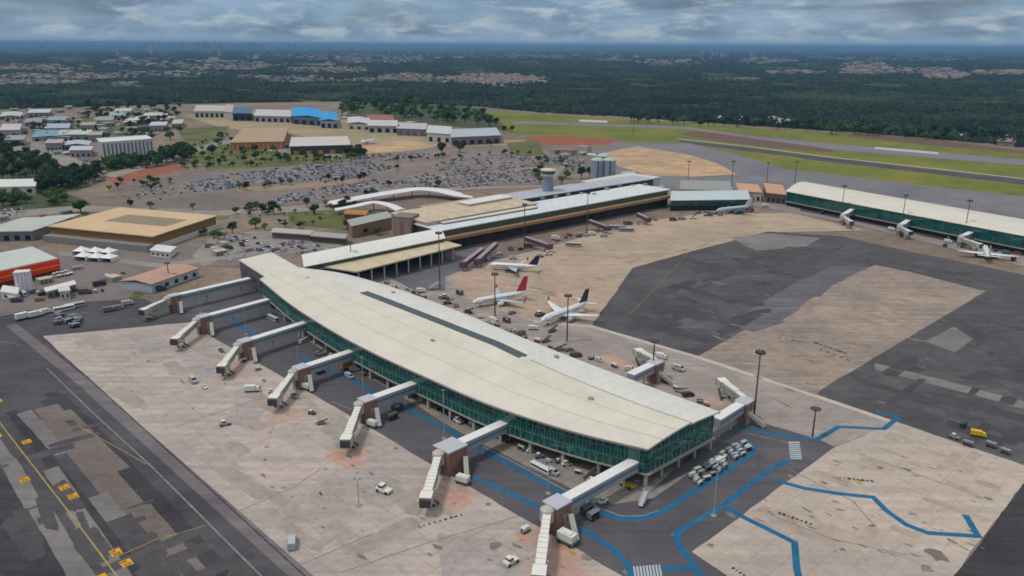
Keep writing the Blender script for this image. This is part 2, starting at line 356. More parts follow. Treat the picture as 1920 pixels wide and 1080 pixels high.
struct('north_pier_apron',[(1480,398),(1600,420),(1920,500),(2300,610),(2300,540),(1920,440),(1470,360),(1400,385)],-.064,ground('north pier apron','#948a85','#857c7a',big=.02,slab=7.5,slabvar=.07,joint=.8,stain=.5,staincol='#6b6366',fine=.12,streak=.14))
poly_multi('north_pier_road',[[(1500,395),(1620,418),(1790,455),(1920,480),(2300,580),(2300,560),(1920,462),(1790,440),(1620,405),(1500,385)]],-.058,M_asph)
poly_multi('concrete_strip',[[(1640,680),(1920,752),(2100,800),(2100,822),(1920,766),(1640,692)]],-.052,M_band)
struct('pale_painted_patch',[(1735,640),(1790,612),(1825,635),(1790,660)],-.052,M_band)
struct('corner_asphalt',[(1918,908),(1965,880),(2400,1010),(2400,1600),(1560,1400),(1787,1081)],-.060,M_bandd)
poly_multi('grey_slab_patch',[[(330,662),(402,652),(446,692),(372,708)],[(585,772),(640,776),(706,832),(640,852)],[(690,880),(760,905),(730,960),(640,930)],[(455,748),(500,765),(470,805),(420,790)],[(820,1000),(930,1010),(940,1090),(830,1100)],[(250,640),(300,630),(330,650),(270,664)]],-.070,ground('greyer apron slabs','#a19893','#928b88',big=.03,slab=7.5,slabvar=.04,joint=.85,streak=.16,stain=.4,staincol='#7b736d',fine=.14,finescale=.35))
# painted lines
blue=[[(640,700),(700,735),(757,763),(847,810),(900,843),(973,880),(1040,917),(1083,940),(1123,960),(1160,973),(1200,973),(1240,960),(1280,935),(1363,882),(1407,853),(1413,838),(1400,825)],
 [(887,893),(940,917),(1020,955),(1060,978),(1107,1000),(1147,1027),(1173,1053),(1190,1090),(1215,1150)],
 [(1480,863),(1447,877),(1357,947),(1290,985),(1268,1000),(1273,1022),(1300,1060),(1330,1100),(1400,1180)],
 [(1240,1066),(1304,1065)],
 [(1357,947),(1395,970),(1430,987),(1490,1017),(1494,1067),(1500,1090)],
 [(1453,900),(1507,915),(1570,925),(1637,932),(1663,958),(1700,984),(1740,999),(1834,1005),(1810,965)],
 [(1380,798),(1450,815),(1533,823),(1573,800),(1657,804),(1684,783),(1643,770)],
 [(560,665),(640,705)],[(410,585),(500,640)]]
ribbon('blue_route_line',blue,2.1,-.030,M_blue)
ribbon('pale_blue_edge_line',[[(x+5,y-6) for x,y in blue[0][4:-4]],[(x-9,y+3) for x,y in blue[2][:5]]],.35,-.034,M_bluep)
# pedestrian crossings
mb=MB()
def crossing(a,b,c,n):
    a,b,c=[G(*p) for p in (a,b,c)]
    for k in range(n):
        p=a+(b-a)*(k/n); q=a+(b-a)*((k+.62)/n); d=c-a
        mb.add([(p.x,p.y,-.028),(q.x,q.y,-.028),((q+d).x,(q+d).y,-.028),((p+d).x,(p+d).y,-.028)],[(0,1,2,3)])
crossing((1478,828),(1482,862),(1499,828),9); crossing((1187,1062),(1240,1058),(1190,1085),9)
o=mb.build('pedestrian_crossing',ground('crossing paint','#a9b6bd','#9aa7af',big=.2,fine=.15)); o['kind']='structure'
ribbon('white_lane_line',[[(620,752),(660,768)],[(1480,830),(1400,812)]],.16,-.036,M_white)
ribbon('yellow_lead_line',[[(1300,465),(1180,590)],[(1400,470),(1640,500),(1920,560)],[(1640,684),(1760,713)]],.2,-.040,M_yel)
# apron dirt
def blobs(name,items,z,m,seed=1):
    rr=random.Random(seed); mb=MB()
    for x,y,r,el in items:
        c=G(x,y); th=AX+rr.uniform(-.3,.3); n=11; ps=[]
        for k in range(n):
            t=2*math.pi*k/n; q=r*rr.uniform(.65,1.2); a,b2=q*el*math.cos(t),q*math.sin(t)
            ps.append((c.x+a*math.cos(th)-b2*math.sin(th),c.y+a*math.sin(th)+b2*math.cos(th),z))
        mb.add(ps,[tuple(range(n))])
    o=mb.build(name,m); o['kind']='structure'; return o
rr=random.Random(3); it=[]
for _ in range(75):
    t=rr.random(); u=rr.random(); x0=110+t*540; y0=640+t*430*.98
    px=x0+u*(300+t*330); py=y0+u*(60+t*60)-10
    if py>640+.0: it.append((px,py,rr.choice([.2,.3,.3,.4,.5,.7]),rr.uniform(1,4)))
blobs('oil_stain',it,-.050,M_stain)
blobs('yellow_stand_mark',[(500,838,.9,1.6),(794,972,.8,2),(1072,1036,.9,2),(848,968,.7,2),(581,776,.8,2),(690,846,.7,2),(470,800,.6,3),(610,880,.6,2),(1610,905,.7,3),(1482,975,.7,3),(640,905,.5,3)],-.049,M_yel,9)
ribbon('apron_joint_line',[[(443,960),(550,913),(600,880)],[(640,1073),(800,1018),(973,967)],[(163,706),(300,672),(420,645)],[(330,800),(470,752),(540,738)],[(560,1060),(700,1000)],[(250,690),(330,668)],[(1420,955),(1560,1010),(1700,1040)],[(1480,880),(1600,940),(1640,985)],[(1610,850),(1850,935)]],.45,-.051,ground('dirty apron joint','#8a8077','#776e67',big=.2,fine=.3))
ribbon('pale_concrete_strip',[[(1000,602),(1110,612),(1310,670),(1500,732),(1682,794)]],3.2,-.0575,ground('pale strip concrete','#aaa299','#b5ada2',big=.1,fine=.15))
it=[(1650,877,1.2,1),(1700,880,1.2,1.6),(1855,935,1.0,1.5),(1632,985,.9,1),(1756,1040,2.6,1.6),(1736,1065,2,1),(1580,1030,.9,1),(1785,1015,.8,2.5),(1482,892,1.3,1),(1333,1022,1,1),(1370,965,1.1,2),(927,1023,2,1),(915,945,.9,1),(742,840,.9,1.2),(1100,1045,1.3,1.4),(1175,1072,1.2,1.2),(820,1025,1,2),(1640,985,.7,1.5),(1610,900,.8,2),(1545,905,.8,1.8)]
for _ in range(60): it.append((rr.uniform(1400,1850),rr.uniform(850,1050),rr.uniform(.2,.6),rr.uniform(1,5)))
for _ in range(60): it.append((rr.uniform(1330,1800),rr.uniform(510,760),rr.uniform(.3,1.0),rr.uniform(1,7)))
blobs('oil_stain',it,-.044,M_stain,5)
rr=random.Random(12)
def scatter(poly,n,rmin,rmax,el):
    xs=[p[0] for p in poly]; ys=[p[1] for p in poly]; out=[]
    while len(out)<n:
        x,y=rr.uniform(min(xs),max(xs)),rr.uniform(min(ys),max(ys))
        if inside((x,y),poly): out.append((x,y,rr.uniform(rmin,rmax),rr.uniform(*el)))
    return out
def fitblobs(name,items,z,m,seed,clip=None,dz=.00006):
    mb=MB(); r_=random.Random(seed)
    for i,(x,y,r,el) in enumerate(items):
        c=G(x,y); th=AX+r_.choice((0,0,math.pi/2))+r_.uniform(-.12,.12); n=22; ps=[]; w=0
        for k in range(n):
            t_=2*math.pi*k/n; w=.5*w+r_.uniform(-.10,.10); ca,sa=math.cos(t_),math.sin(t_); q=r*(1+w)/max(abs(ca),abs(sa))**.85
            aa,bb=q*el*ca,q*sa; ps.append((c.x+aa*math.cos(th)-bb*math.sin(th),c.y+aa*math.sin(th)+bb*math.cos(th),z+dz*i))
        if clip and not all(inside(Pj(p_[0],p_[1],0),clip) for p_ in ps): continue
        mb.add(ps,[tuple(range(n))])
    o=mb.build(name,m); o['kind']='structure'
CLA=[(84,632),(270,600),(395,628),(640,770),(1165,1078),(1150,1085),(575,1085)]
CLR=[(1566,840),(1682,793),(1920,873),(1912,905),(1785,1079),(1420,1200),(1294,1034)]
CLT=[(-300,640),(0,600),(70,640),(160,735),(560,1090),(500,1200),(-300,1200)]
CLB=[(1312,667),(1420,607),(1500,562),(1640,500),(1700,510),(1843,547),(1556,717),(1530,738)]
CLD=[(1112,609),(1187,503),(1300,471),(1440,436),(1580,445),(1700,472),(1920,517),(2000,560),(2000,900),(1920,870),(1682,790),(1560,740),(1850,549),(1700,506),(1640,495),(1500,558),(1420,603),(1310,665)]
CLN=[(840,522),(882,502),(1000,472),(1180,423),(1300,405),(1480,400),(1615,430),(1440,434),(1188,500),(1110,604),(1000,601),(882,560)]
LOTA=[(1190,600),(1250,520),(1320,480),(1440,460),(1560,470),(1480,540),(1400,600),(1320,650),(1250,640)]
LOTB=[(1640,700),(1720,630),(1840,565),(1915,600),(1915,850),(1700,780)]
LOTC=[(1460,470),(1580,460),(1880,530),(1880,548),(1640,490)]
fitblobs('worn_asphalt_patch',scatter(LOTA,26,1.5,6,(1,3.5))+scatter(LOTB,30,1.2,4.5,(1,3.5))+scatter(LOTC,14,1.2,4,(1.5,5)),-.0585,ground('greyer worn asphalt','#4c494b','#5c595a',big=.03,streak=.2,fine=.24,finescale=.2,stain=.6,staincol='#3f3e42'),5,CLD)
fitblobs('dark_rubbed_asphalt',scatter(LOTA,22,1.2,5,(1,6))+scatter(LOTB,26,1,4,(1,6))+scatter(LOTC,12,1,3,(2,8)),-.0460,ground('rubbed dark asphalt','#3c3a3c','#4a4849',big=.04,fine=.28,finescale=.2,stain=.6,staincol='#4f4d51'),6,CLD)
fitblobs('stained_concrete',scatter([(1340,660),(1500,560),(1640,505),(1830,548),(1560,712)],40,1,4.5,(1,5)),-.0475,ground('stained brown concrete','#85766a','#94867a',big=.06,fine=.25,finescale=.2,stain=.6,staincol='#6d6056'),7,CLB)
fitblobs('orange_stained_concrete',scatter([(1500,690),(1560,660),(1660,620),(1690,622),(1570,712)],9,1.2,3.2,(1,4)),-.0440,ground('orange stained concrete','#9f8268','#958372',big=.08,fine=.25,finescale=.2,stain=.6,staincol='#8a7a6c'),8,CLB)
fitblobs('apron_wear',scatter([(130,640),(380,612),(620,770),(1100,1030),(900,1075),(600,1075),(200,715)],46,1.0,3.6,(1,5)),-.0590,ground('worn apron concrete','#938980','#a0968d',big=.06,fine=.22,finescale=.25,stain=.6,staincol='#837970'),9,CLA)
fitblobs('apron_wear',scatter([(1330,1030),(1560,850),(1690,800),(1890,890),(1770,1070),(1420,1075)],34,.8,3.0,(1,6)),-.0555,ground('worn right apron concrete','#9a8d82','#a79a8e',big=.06,fine=.2,finescale=.25,stain=.6,staincol='#8a7d72'),10,CLR)
fitblobs('taxiway_wear',scatter([(0,640),(60,620),(300,880),(480,1075),(0,1075)],30,.8,3.2,(1.5,7)),-.0583,ground('rubbed taxiway','#444244','#514f50',big=.06,fine=.28,finescale=.25,stain=.6,staincol='#5a5654'),11,CLT)
fitblobs('tan_apron_wear',scatter(CLN,44,1.2,5,(1,5)),-.0640,ground('worn tan apron','#978674','#a8957f',big=.06,fine=.2,finescale=.2,stain=.6,staincol='#85766a'),13,CLN)
fitblobs('tan_apron_stain',scatter(CLN,36,.5,1.6,(1,7)),-.0560,ground('stained tan apron','#84756a','#92826f',big=.1,fine=.2,finescale=.3),14,CLN)
fitblobs('reddish_apron_paint',[(322,630,4.2,1.4),(428,697,5,1.5),(447,688,3,2),(525,782,5,1.5),(548,775,3,2),(650,858,5,1.5),(672,845,3.4,2),(830,930,6.5,1.5),(860,920,4,2),(1040,1045,6,1.6),(1000,1000,4,1.5),(1075,1080,5,1.5),(1865,436,5,3),(1888,458,4,3),(1820,464,4,3),(1340,753,3,1.5),(1165,682,5,2.5),(882,530,6,2),(950,534,5,2),(1048,563,5,2)],-.0600,M_pink,15)
# dark equipment / lettering blocks on the brown stand and on the right apron (faded ground lettering)
mb=MB()
def dashes(x0,y0,x1,y1,n,w,l,seed):
    r=random.Random(seed); a=G(x0,y0); b=G(x1,y1); d=(b-a).normalized(); th=math.atan2(d.y,d.x)
    for k in range(n):
        p=a+(b-a)*(k/(n-1)); ww=w*r.uniform(.5,1.4)
        mb.box((p.x,p.y),(ww*.8,l*r.uniform(.4,.9)),-.047,-.026,th+r.uniform(-.2,.2))
dashes(1462,633,1500,640,4,1.6,2.2,1); dashes(1530,643,1585,662,7,2.4,2.4,2); dashes(1540,655,1590,675,5,2,2,3); dashes(1575,895,1635,902,8,1.1,1.8,4); dashes(1462,962,1520,982,8,1.1,1.8,5); dashes(1375,1065,1395,1078,4,.8,1.4,6); dashes(640,715,700,850,2,.6,.8,9); dashes(795,985,865,965,8,1.2,1.5,7); dashes(690,805,740,840,2,.8,.8,8)
o=mb.build('faded_stand_lettering',M_dark); o['kind']='structure'
# yellow holding-position panels with black characters on the taxiway
mb=MB(); mk=MB()
def taxi_panel(x,y):
    c=G(x,y); ca,sa=math.cos(AX),math.sin(AX)
    mb.box((c.x,c.y),(3.7,3.0),-.055,-.040,AX)
    for (a0,b0,l,w) in ((-1.2,-.6,.35,1.6),(-.55,-.6,.35,1.6),(-.85,.0,.9,.35),(.45,0,.35,1.9),(1.05,.7,.9,.35),(1.05,-.7,.9,.35),(1.4,0,.35,1.2)):
        mk.box((c.x+a0*ca-b0*sa,c.y+a0*sa+b0*ca),(l*.9,w*.9),-.052,-.030,AX)
for p in ((50,828),(46,899),(120,913),(137,930),(217,1035),(237,1055),(-4,752),(-6,817),(190,1083)): taxi_panel(*p)
o=mb.build('taxiway_sign_panel',M_yelb); o['kind']='structure'
o=mk.build('taxiway_sign_character',M_dark); o['kind']='structure'
# ================================================================ BUILDINGS
M_roof=mat('pale metal roof','#cdc6b6',.55,.05,.12,obj=False)
def roof_mat(name,c,rot,pitch=1.2,amt=.06,var=.07):
    """profiled sheet roof: faint sheet lines and weathering streaks"""
    m,nt,b=newmat(name); v=coords(nt); vr=coords(nt,rot=rot)
    c=srgb(c) if isinstance(c,str) else c
    o=mix(nt,ramp(nt,noise(nt,v,.06,5,.6),.3,.7),tuple(x*(1-var) for x in c),tuple(min(1,x*(1+var)) for x in c))
    st=noise(nt,coords(nt,rot=rot,scale=(1,.06,1)),.5,4,.65)
    o=mix(nt,1.0,o,mix(nt,ramp(nt,st,.3,.7),(1-amt,)*3,(1+amt,)*3),'MULTIPLY')
    w=N(nt,'ShaderNodeTexWave'); w.wave_type='BANDS'; w.bands_direction='X'; w.inputs['Scale'].default_value=.314/ (pitch*6); w.inputs['Distortion'].default_value=0
    nt.links.new(vr,w.inputs['Vector'])
    o=mix(nt,1.0,o,mix(nt,ramp(nt,w.outputs['Fac'],0,.12),(1-amt*1.6,)*3,(1,)*3),'MULTIPLY')
    nt.links.new(o,b.inputs['Base Color']); b.inputs['Roughness'].default_value=.5; b.inputs['Specular IOR Level'].default_value=.3
    return m
M_pierroof=roof_mat('cream pier roof sheets','#cdc7b8',AX,1.2,.022,.08)
M_whiteroof=roof_mat('white roof sheets','#d8d6cf',math.radians(35),1.0,.04,.05)
M_edge=mat('grey roof edge','#8b8780',.6,.1)
def glass_mat(name,c1,c2,pw=1.6,ph=1.7,rough=.16):
    m,nt,b=newmat(name)
    o=N(nt,'ShaderNodeNewGeometry').outputs['Position']
    sp=N(nt,'ShaderNodeSeparateXYZ'); nt.links.new(o,sp.inputs[0])
    # run coordinate along the wall works for any wall direction
    ad=N(nt,'ShaderNodeMath',operation='SUBTRACT'); nt.links.new(sp.outputs[0],ad.inputs[0]); nt.links.new(sp.outputs[1],ad.inputs[1])
    cb=N(nt,'ShaderNodeCombineXYZ'); nt.links.new(ad.outputs[0],cb.inputs[0]); nt.links.new(sp.outputs[2],cb.inputs[1])
    br=N(nt,'ShaderNodeTexBrick'); br.offset=0; br.inputs['Scale'].default_value=1; br.inputs['Brick Width'].default_value=pw*1.41; br.inputs['Row Height'].default_value=ph
    br.inputs['Mortar Size'].default_value=.0; br.inputs['Bias'].default_value=0
    br.inputs['Color1'].default_value=(*srgb(c1),1); br.inputs['Color2'].default_value=(*srgb(c2),1); br.inputs['Mortar'].default_value=(*srgb(c1),1)
    nt.links.new(cb.outputs[0],br.inputs['Vector'])
    n=noise(nt,cb.outputs[0],.12,3,.6)
    o=mix(nt,1.0,br.outputs['Color'],mix(nt,ramp(nt,n,.3,.7),(.8,)*3,(1.25,)*3),'MULTIPLY')
    nt.links.new(o,b.inputs['Base Color']); b.inputs['Roughness'].default_value=rough; b.inputs['Specular IOR Level'].default_value=.7
    return m
M_glass=glass_mat('green tinted glass','#123f3b','#1b5c53',rough=.08)
M_glassd=glass_mat('dark teal glass','#123c3c','#1c5654')
M_mull=mat('facade frames','#6d9b90',.5,.15)
M_slab=mat('concrete slab edge','#98968e',.7,.12)
M_col=mat('pale concrete column','#b3aca2',.8,.12)
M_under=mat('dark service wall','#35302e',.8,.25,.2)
M_steelg=mat('blue grey cladding','#7f8c95',.5,.12,.4)
M_steelr=mat('pale cladding roof','#b9bcbc',.5,.08,.4)
M_brick=mat('reddish brick','#8a6659',.85,.18,.8)
M_pale=mat('pale plaster','#b7b2a8',.8,.1,.4)
M_white=mat('white paint','#d2d1cb',.45,.06,.5)
M_offw=mat('off white cladding','#c3c0b8',.5,.1,.4)
M_dkgrey=mat('dark grey metal','#3f4144',.55,.15,.8)
M_black=mat('black rubber','#1c1c1d',.8,.1)
M_red=mat('dull red steel','#7c3b38',.6,.15)
M_yelo=mat('safety yellow','#d0a022',.5,.1)
M_orange=mat('orange paint','#c2722a',.5,.12)

def smooth_curve(px,z,n=40):
    """Catmull-Rom through photo points at height z, n samples by arc length"""
    P0=[G(x,y,z) for x,y in px]; P0=[P0[0]*2-P0[1]]+P0+[P0[-1]*2-P0[-2]]; out=[]
    for i in range(1,len(P0)-2):
        a,b,c,d=P0[i-1:i+3]
        for k in range(24):
            t=k/24; out.append(.5*((2*b)+(c-a)*t+(2*a-5*b+4*c-d)*t*t+(3*b-a-3*c+d)*t**3))
    out.append(P0[-2])
    L=[0]
    for i in range(1,len(out)): L.append(L[-1]+(out[i]-out[i-1]).length)
    res=[]
    for k in range(n+1):
        s=L[-1]*k/n; j=max(i for i in range(len(L)) if L[i]<=s+1e-9); j=min(j,len(out)-2)
        t=(s-L[j])/max(1e-9,L[j+1]-L[j]); res.append(out[j].lerp(out[j+1],t))
    return res
def facade(root,line,z0,z1,org,out=0.0,glassm=M_glass,step=3.0,xb=True):
    """glazed wall along a plan polyline with real frames"""
    g=MB(); f=MB()
    for i in range(len(line)-1):
        a,b=line[i],line[i+1]
        g.add([(a.x,a.y,z0),(b.x,b.y,z0),(b.x,b.y,z1),(a.x,a.y,z1)],[(0,1,2,3)])
    L=[0]
    for i in range(1,len(line)): L.append(L[-1]+(line[i]-line[i-1]).length)
    def at(s):
        j=0
        while j<len(L)-2 and L[j+1]<s: j+=1
        t=(s-L[j])/(L[j+1]-L[j]); return line[j].lerp(line[j+1],t)
    k=max(2,int(L[-1]/step)); pts=[at(L[-1]*i/k) for i in range(k+1)]
    for i,p in enumerate(pts):
        f.beam((p.x,p.y,z0),(p.x,p.y,z1),.16,.16)
        if i<k:
            q=pts[i+1]
            for zz in (z0+(z1-z0)*.36,z0+(z1-z0)*.7):
                f.beam((p.x,p.y,zz),(q.x,q.y,zz),.12,.12)
            if xb and i%2==0: f.beam((p.x,p.y,z0),(q.x,q.y,z1),.1,.1)
            elif xb: f.beam((p.x,p.y,z1),(q.x,q.y,z0),.1,.1)
    g.build('glass_wall',glassm,root,org); f.build('facade_frame',M_mull,root,org)

# ---- south pier -------------------------------------------------
ZE=15.3; ZR=18.0
Lp=smooth_curve([(487,523),(545,570),(620,618),(700,661),(800,707),(900,751),(1000,786),(1100,815),(1215,842)],ZE,60)
Rp=smooth_curve([(560,502),(640,512),(740,540),(850,580),(960,625),(1060,665),(1160,703),(1260,740),(1350,772)],ZE,60)
org=tuple((Lp[30]+Rp[30])/2); org=(org[0],org[1],0)
pier=thing('pier_terminal','long cream roofed pier with curved edges and green glass walls, nearest the viewer','terminal',org)
FRI=[float(np.interp(i,[0,14,26,38,49,60],[.76,.63,.665,.70,.64,.57])) for i in range(61)]   # ridge position across the roof
ZRI=[18.0-.9*(i/60)**2 for i in range(61)]
roof=MB(); wing=MB()
def arc(a,b,t,ze,zr,peak): # height across the roof: 0..1
    return ze
NA=14
rings=[]
for i in range(61):
    a,b=Lp[i],Rp[i]; ring=[]; FR=FRI[i]; ZR=ZRI[i]
    for k in range(NA+1):
        t=FR*k/NA; p=a.lerp(b,t); z=ZE+(ZR-ZE)*math.sin(math.pi/2*(k/NA))**1.0; ring.append((p.x,p.y,z))
    for k in range(NA,-1,-1):
        t=FR*k/NA; p=a.lerp(b,t); z=ZE+(ZR-ZE)*math.sin(math.pi/2*(k/NA))-.7; ring.append((p.x,p.y,z))
    rings.append(ring)
roof.loft(rings,0); roof.build('roof',M_pierroof,pier,org)
rings=[]
for i in range(61):
    a,b=Lp[i],Rp[i]; ring=[]; FR=FRI[i]; ZR=ZRI[i]
    for k in range(9):
        u=k/8; t=FR+.004+(1-FR-.004)*u; p=a.lerp(b,t); z=ZR-.55-(ZR-.55-ZE)*(u**1.7); ring.append((p.x,p.y,z))
    for k in range(8,-1,-1):
        u=k/8; t=FR+.004+(1-FR-.004)*u; p=a.lerp(b,t); z=ZR-.55-(ZR-.55-ZE)*(u**1.7)-.6; ring.append((p.x,p.y,z))
    rings.append(ring)
wing.loft(rings,0); wing.build('side_roof',roof_mat('greyer pier roof sheets','#cfcdc4',AX,1.0,.05,.05),pier,org)
for ln in (Lp,Rp):
    tr=MB(); rings=[]
    for i in range(61):
        p=ln[i]; d=(ln[min(60,i+1)]-ln[max(0,i-1)]).normalized(); n_=Vector((-d.y,d.x,0))*.3
        rings.append([(p.x+n_.x,p.y+n_.y,ZE-.75),(p.x-n_.x,p.y-n_.y,ZE-.75),(p.x-n_.x,p.y-n_.y,ZE-.1),(p.x+n_.x,p.y+n_.y,ZE-.1)])
    tr.loft(rings); tr.build('roof_edge',M_edge,pier,org)
# long dark skylight strip along the ridge
sk=MB(); 
r0=[Lp[i].lerp(Rp[i],FRI[i]) for i in range(61)]
def ridge_near(px):
    g=G(*px,ZR); return min(range(61),key=lambda i:(r0[i]-Vector((g.x,g.y,r0[i].z))).length)
i0,i1=ridge_near((683,551)),ridge_near((992,664))
rings=[]
for i in range(i0,i1+1):
    d=(Rp[i]-Lp[i]).normalized(); c=r0[i]; ring=[]; ZR=ZRI[i]
    for s_,zz in ((-2.6,ZR-.1),(2.6,ZR-.75),(2.6,ZR+.02),(-2.6,ZR+.28)): q=c+d*s_; ring.append((q.x,q.y,zz))
    rings.append(ring)
sk.loft(rings); sk.build('skylight',mat('dark skylight glazing','#3b4644',.3,.15,.3,spec=.5),pier,org)
# shallow lap seams across the big roof, a ridge vent line and a few hatches: parts of the pier
for f_,hh in ((.22,.12),(.44,.12)):
    k=MB()
    for i in range(60):
        a0,a1=Lp[i].lerp(Rp[i],FRI[i]*f_/.66),Lp[i+1].lerp(Rp[i+1],FRI[i+1]*f_/.66)
        z0_=ZE+(ZRI[i]-ZE)*math.sin(math.pi/2*f_/.66)+.03; z1_=ZE+(ZRI[i+1]-ZE)*math.sin(math.pi/2*f_/.66)+.03
        k.beam((a0.x,a0.y,z0_),(a1.x,a1.y,z1_),.5,.12)
    k.build('roof_lap',mat('roof lap seam','#c2bcad',.6,.1),pier,org)
k=MB()
for i in range(i1+1,60):
    p,q=r0[i],r0[i+1]; k.beam((p.x,p.y,ZRI[i]-.2),(q.x,q.y,ZRI[i+1]-.2),.9,.5)
k.build('ridge_flashing',mat('ridge flashing','#a8a396',.6,.12),pier,org)
for i,f_ in ((6,.5),(18,.86),(33,.4),(44,.88),(52,.45)):
    p=Lp[i].lerp(Rp[i],f_); zz=17.2 if f_<.7 else 16.6; k=MB(); k.box((p.x,p.y),(1.8,1.4),zz-1.2,zz+.75,AX); k.build('roof_hatch',mat('grey hatch','#9a978e',.6,.12),pier,org)
# glazing, floor slab, recessed ground floor
ins=1.6
def inset(A,B,d,i): return A[i]+(B[i]-A[i]).normalized()*d
GL=[inset(Lp,Rp,ins,i) for i in range(0,61,2)]; GR=[inset(Rp,Lp,ins,i) for i in range(0,61,2)]
d_end=(Lp[60]-Lp[59]).normalized()
endL=GL[-1]-d_end*1.2; endR=GR[-1]-d_end*1.2
GL[-1]=endL; GR[-1]=endR
facade(pier,GL,5.0,ZE-.5,org,step=2.6); facade(pier,GR,5.0,ZE-.5,org,glassm=M_glassd)
facade(pier,[endL.lerp(endR,t/10) for t in range(11)],5.0,ZE-.3,org,step=2.4)
# gable above the end glass
ge=MB(); top=[]; FR=FRI[60]; ZR=ZRI[60]
for k in range(0,15):
    p=endL.lerp(endR,FR*k/14); top.append((p.x,p.y,ZE-.5+(ZR-ZE)*math.sin(math.pi/2*k/14)))
for k in range(1,8):
    u=k/8; p=endL.lerp(endR,FR+(1-FR)*u); top.append((p.x,p.y,ZR-1.1-(ZR-.55-ZE)*u**1.7))
ge.add([(endR.x,endR.y,ZE-.5),(endL.x,endL.y,ZE-.5)]+top[1:],[tuple(range(len(top)+1))])
ge.build('end_gable',M_glassd,pier,org)
plan=GL+GR[::-1]
fl=MB(); outp=[inset(Lp,Rp,ins-.5,i) for i in range(0,61,2)]+[inset(Rp,Lp,ins-.5,i) for i in range(60,-1,-2)]
fl.prism([(p.x,p.y) for p in outp],4.5,5.0); fl.build('floor_slab',M_slab,pier,org)
gf=MB(); core=[inset(Lp,Rp,9,i) for i in range(0,59,2)]+[inset(Rp,Lp,7,i) for i in range(58,-1,-2)]
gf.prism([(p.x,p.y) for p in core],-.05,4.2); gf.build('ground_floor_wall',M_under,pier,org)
for A,B in ((Lp,Rp),(Rp,Lp)):
    for i in list(range(2,59,3))+[60]:
        p=inset(A,B,ins+.6,i) - (d_end*1.5 if i==60 else d_end*0); cm=MB(); cm.box((p.x,p.y),(1.0,1.0),-.05,4.2,AX); cm.build('column',M_col,pier,org)
for k in (.25,.5,.75):
    p=endL.lerp(endR,k)-d_end*.6; cm=MB(); cm.box((p.x,p.y),(.8,.8),-.05,4.2,AX); cm.build('column',M_col,pier,org)

